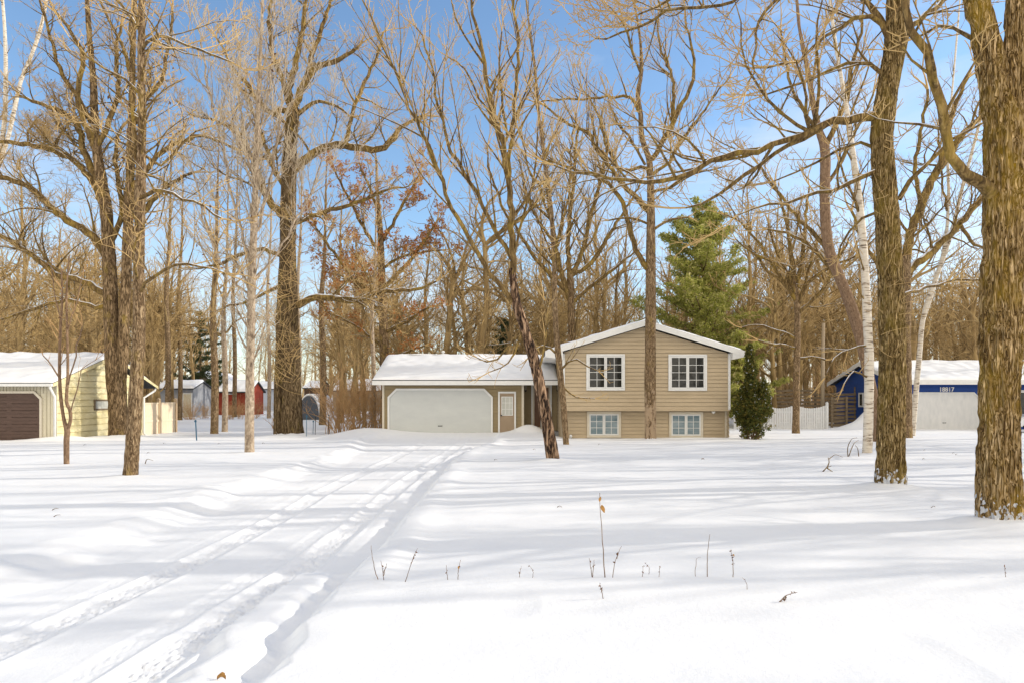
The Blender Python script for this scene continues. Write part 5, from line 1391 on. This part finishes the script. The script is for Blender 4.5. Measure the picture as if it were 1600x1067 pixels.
# ------------------------------------------------------------------ weeds and litter on the snow
def stalk(name, label, cat, rows, leaves=(), d=6.3, r=.0028, mat='bark_sap', buds=0, group=None, seed=0):
    rg = random.Random(seed); r = r * 1.35; x, y = W(rows[0][0][0], 0, d)[:2]
    z = gpt(x, y); base = Vector((x, y, z)); root = empty(name, base, label, cat, group)
    z_off = z - W(0, rows[0][0][1], d).z
    tb = Tubes(); ends = []
    for row in rows:
        lp = []
        for i, (px, py) in enumerate(row):
            v = W(px, py, d); lp.append((v.x, v.y + .02 * i, v.z + z_off, r * (1 - .6 * i / max(1, len(row) - 1))))
        lp[0] = (lp[0][0], lp[0][1], lp[0][2] - (.05 if row is rows[0] or abs(row[0][1] - rows[0][0][1]) < 6 else 0), lp[0][3])
        sp = spline(lp, 12); pts = [Vector(q[:3]) + rvec(rg) * .003 for q in sp]
        tb.add(pts, [float(q[3]) for q in sp], 6, 0); ends.append(pts)
    tb.build('stalk', [M[mat]], root, base)
    pp = []
    for _ in range(buds): 
        e = rg.choice(ends); pp.append(e[rg.randrange(len(e) // 2, len(e))] + rvec(rg) * .008)
    if pp: leaf_cloud('seed_heads', pp, rg, .008, .018, M['brownleaf'], root, base)
    for (px, py, s, rz) in leaves:
        v = W(px, py, d); c = v + Vector((0, 0, z_off)) - base
        n = 7; vs, fs = [], []
        for i in range(n):
            t = i / (n - 1); w = math.sin(math.pi * min(.97, t + .03)) ** .8 * s * .26; cl = math.sin(t * 4) * s * .15
            vs += [(c.x + t * s * math.sin(rz) - w, c.y + cl, c.z - t * s * math.cos(rz)), (c.x + t * s * math.sin(rz) + w, c.y + cl + w * .8, c.z - t * s * math.cos(rz) + .004)]
        fs = [(2 * i, 2 * i + 1, 2 * i + 3, 2 * i + 2) for i in range(n - 1)]
        mesh_np('leaf', vs, fs, mat=M['goldleaf'], parent=root)
    return root


GR_ = 'short weed tips poking through the verge snow'
stalk('weed', 'tallest dry weed stalk with a curled golden leaf, alone in the foreground snow', 'weed', [[(946, 919), (943, 880), (940, 830), (938, 788)]], leaves=((940, 806, .075, .35), (938, 793, .05, -.1)), seed=1, r=.004)
stalk('weed', 'slanting twig with buds just right of the tall leafy stalk', 'weed', [[(956, 909), (962, 885), (972, 861)], [(964, 880), (966, 870)]], buds=8, seed=2)
stalk('weed', 'short forked weed just left of the tall leafy stalk', 'weed', [[(926, 902), (923, 885), (921, 873)], [(925, 897), (928, 885), (929, 876)]], buds=5, seed=3)
stalk('weed', 'tiny budded sprig in front of the tall leafy stalk', 'weed', [[(944, 938), (940, 925), (938, 914)]], buds=7, seed=4, d=5.7)
stalk('weed', 'leftmost weed of the verge, leaning left, bare and thin', 'weed', [[(593, 909), (584, 890), (578, 857)]], seed=5, r=.0035)
stalk('weed', 'short forked weed second from the left on the verge', 'weed', [[(600, 910), (597, 895), (594, 881)], [(599, 903), (604, 885)], [(598, 900), (602, 890)]], seed=6, buds=4)
stalk('weed', 'thin twig slanting right, third weed from the left', 'weed', [[(631, 908), (640, 885), (651, 857)], [(642, 880), (648, 866)]], seed=7, buds=3)
stalk('weed', 'single straight short stem left of the two mid-verge weeds', 'weed', [[(700, 904), (698, 893), (697, 882)]], seed=8, buds=2)
stalk('weed', 'short stem with an orange bud, right of the two mid-verge weeds', 'weed', [[(715, 909), (716, 895), (719, 880)]], leaves=((716, 888, .03, .2),), seed=9, buds=3)
stalk('weed', 'thin dark curved stem, second tallest on the verge', 'weed', [[(1105, 931), (1106, 900), (1111, 866)]], seed=10, r=.0032)
stalk('weed', 'straight knobbly weed with orange seed heads right of the dark curved stem', 'weed', [[(1146, 934), (1146, 910), (1144, 891)]], leaves=((1146, 898, .025, .3),), seed=11, buds=12)
stalk('weed', 'faint thin bent stem left of the dark curved stem', 'weed', [[(1086, 939), (1088, 922), (1091, 912), (1098, 911)]], seed=12, r=.002)
stalk('fallen_twig', 'short knobbly twig lying on the snow at the right foreground', 'twig', [[(1210, 955), (1228, 947), (1249, 941)], [(1228, 947), (1226, 953)]], seed=13, d=5.6, buds=10, r=.005)
for i, (px, py, d) in enumerate(((811, 912, 6.3), (831, 904, 6.3), (1003, 909, 6.3), (1013, 902, 6.4), (1029, 904, 6.3), (1166, 933, 5.9), (1571, 917, 6.2))):
    stalk('weed', 'short brown weed tip barely showing above the verge snow', 'weed', [[(px, py), (px + 2, py - 9), (px + (-1) ** i * 4, py - 17)]], seed=20 + i, buds=3, group=GR_, d=d, r=.002)
stalk('fallen_twig', 'forked bare twig lying on the lawn left of the thick mossy trunk', 'twig', [[(1283, 737), (1292, 731), (1300, 728)], [(1292, 731), (1296, 722), (1295, 715)], [(1292, 731), (1303, 738)]], d=15.8, r=.012, seed=40, mat='limb')
stalk('fallen_twig', 'thin arched twig in the snow left of the birch foot', 'twig', [[(1292, 711), (1305, 704), (1318, 708)]], d=18.5, r=.01, seed=41, mat='limb')
stalk('weed', 'curved tall weeds beside the birch foot', 'weed', [[(1325, 709), (1325, 695), (1332, 682), (1340, 680)], [(1325, 709), (1334, 690), (1342, 684)], [(1342, 709), (1341, 698), (1338, 692)]], d=19.5, r=.01, seed=42, mat='limb', buds=8)
stalk('fallen_twig', 'small bent twig on the snow right of the slim brown left trunk', 'twig', [[(226, 721), (229, 714), (238, 716)]], d=17.3, r=.009, seed=43, mat='limb')
stalk('fallen_twig', 'dark scrap of twig on the lawn before the gable', 'twig', [[(1094, 716), (1098, 715), (1102, 717)]], d=18.5, r=.014, seed=44, mat='bark_sap')
rl = random.Random(70)
for i in range(16):
    d = rl.uniform(9, 26); px = rl.choice((rl.uniform(760, 1350), rl.uniform(1430, 1510), rl.uniform(20, 420))); py = HY + CZ / d * F; q = 26 / d * 2.2
    stalk('fallen_twig', 'tiny dark bit of fallen twig on the lawn snow', 'twig', [[(px, py - 1), (px + q, py - 2 - q * .15), (px + q * 2.1, py - 1 - q * rl.uniform(0, .5))]], d=d, r=.006, seed=50 + i, mat='limb', group='scattered bits of twig on the snow')
# dead leaf in the foreground
x, y = foot_xy(346, 4.15); x = (346 - HX) / F * 4.3; y = 4.3
z = gpt(x, y); mb = MB((x, y, z))
vs, fs = [], []; n = 9
for i in range(n):
    t = i / (n - 1); w = .022 * math.sin(math.pi * min(.98, t + .03)) * (1 + .3 * math.sin(i * 2.4)); h = .012 + .018 * math.sin(t * 3.1)
    vs += [(x - .028 + .056 * t, y - w, z + h + .012), (x - .028 + .056 * t, y, z + h - .008), (x - .028 + .056 * t, y + w, z + h + .016)]
for i in range(n - 1):
    for s in (0, 1): a = i * 3 + s; fs.append((a, a + 1, a + 4, a + 3))
mb.add(vs, fs); o = mb.build('dead_leaf', M['goldleaf'], None, smooth=True, recalc=False); o.location = (x, y, z); tag(o, 'curled golden-brown leaf lying on the driveway ridge in the foreground', 'leaf')

# ------------------------------------------------------------------ the snow sheet
rows = [-40, -25, -12, -6, -2, 0, 1.2, 2.0]
y = 2.6
while y < 60: rows.append(y); y *= 1.0048
while y < 3500: rows.append(y); y *= 1.06
yy = np.array(rows)
u = np.linspace(-1, 1, 861)
ext = np.array([1.15, 1.35, 1.7, 2.3, 3.4, 6])
u = np.concatenate([-ext[::-1], u, ext])
wd = np.maximum(.80 * np.abs(yy) + 2.2, 4.2)
X = u[None] * wd[:, None]; Yg = np.repeat(yy[:, None], len(u), 1)
Z = gz(X, Yg)
nr_, nc = X.shape
i = np.arange(nr_ - 1)[:, None] * nc; k = np.arange(nc - 1)[None]
Q = np.stack([i + k, i + k + 1, i + nc + k + 1, i + nc + k], -1).reshape(-1, 4)
g = mesh_np('snow_ground', np.stack([X, Yg, Z], -1), Q, mat=M['snow']); tag(g, 'snow-covered yard with a rutted driveway', None, kind='structure')

# ------------------------------------------------------------------ light, sky, camera
EL, AZ = rad(21), rad(80)          # sun from the right, behind the houses
sun = bpy.data.lights.new('sun', 'SUN'); sun.energy = 2.0; sun.angle = rad(.53); sun.color = (1, .93, .82)
so = bpy.data.objects.new('sun', sun); C.objects.link(so)
sd = Vector((math.sin(AZ) * math.cos(EL), math.cos(AZ) * math.cos(EL), math.sin(EL)))
so.rotation_euler = sd.to_track_quat('Z', 'Y').to_euler(); so.location = (30, 20, 30)
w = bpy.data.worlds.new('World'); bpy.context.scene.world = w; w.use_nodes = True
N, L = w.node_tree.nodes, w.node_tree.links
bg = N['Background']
sky = N.new('ShaderNodeTexSky'); sky.sky_type = 'NISHITA'; sky.sun_disc = False
sky.sun_elevation = EL; sky.sun_rotation = AZ; sky.air_density = 1.0; sky.dust_density = .3; sky.ozone_density = 2.0
tc = N.new('ShaderNodeTexCoord')
mp = node(N, L, 'ShaderNodeMapping', {'Vector': tc.outputs['Generated'], 'Scale': (1.2, 1.2, 4.5), 'Location': (.3, .1, 0)})
n1 = node(N, L, 'ShaderNodeTexNoise', {'Vector': mp.outputs[0], 'Scale': 2.2, 'Detail': 8, 'Roughness': .6, 'Distortion': .3})
sx = node(N, L, 'ShaderNodeSeparateXYZ', {0: tc.outputs['Generated']})
low = node(N, L, 'ShaderNodeMapRange', {0: sx.outputs['Z'], 1: .0, 2: .42, 3: .30, 4: -.04})
ad = node(N, L, 'ShaderNodeMath', {0: n1.outputs['Fac'], 1: low.outputs[0]}, operation='ADD')
cf = node(N, L, 'ShaderNodeMapRange', {0: ad.outputs[0], 1: .52, 2: .95, 3: 0, 4: .8})
mix = node(N, L, 'ShaderNodeMix', {0: cf.outputs[0], 6: sky.outputs[0], 7: (5.2, 5.5, 6.0, 1)}, data_type='RGBA')
hs_ = node(N, L, 'ShaderNodeHueSaturation', {'Saturation': 1.06, 'Value': 1.36, 'Color': sky.outputs[0]}); L.new(hs_.outputs[0], mix.inputs[6])
# added fill light: an unseen warm cloud bank in the sky behind the camera
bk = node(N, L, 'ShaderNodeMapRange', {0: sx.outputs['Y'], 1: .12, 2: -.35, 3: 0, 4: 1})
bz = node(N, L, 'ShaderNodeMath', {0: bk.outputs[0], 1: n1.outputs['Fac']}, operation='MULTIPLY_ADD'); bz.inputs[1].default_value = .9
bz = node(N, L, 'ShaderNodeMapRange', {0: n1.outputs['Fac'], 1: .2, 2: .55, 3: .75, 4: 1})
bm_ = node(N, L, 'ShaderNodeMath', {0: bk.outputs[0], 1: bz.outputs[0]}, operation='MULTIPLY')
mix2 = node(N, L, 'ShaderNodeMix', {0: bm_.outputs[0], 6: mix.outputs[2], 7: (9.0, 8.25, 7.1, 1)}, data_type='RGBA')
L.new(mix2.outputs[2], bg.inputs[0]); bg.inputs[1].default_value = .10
cam = bpy.data.cameras.new('camera'); cam.lens = 36 * F / 1600; cam.sensor_width = 36; cam.clip_end = 6000; cam.clip_start = .1
cam.shift_y = (HY - 533.5) / 1600
co = bpy.data.objects.new('camera', cam); C.objects.link(co); co.location = (0, 0, CZ); co.rotation_euler = (rad(90), 0, 0)
S_ = bpy.context.scene; S_.camera = co
S_.view_settings.view_transform = 'Standard'; S_.view_settings.look = 'None'; S_.view_settings.gamma = 1; S_.view_settings.exposure = .82
S_.cycles.max_bounces = 4; S_.cycles.diffuse_bounces = 2
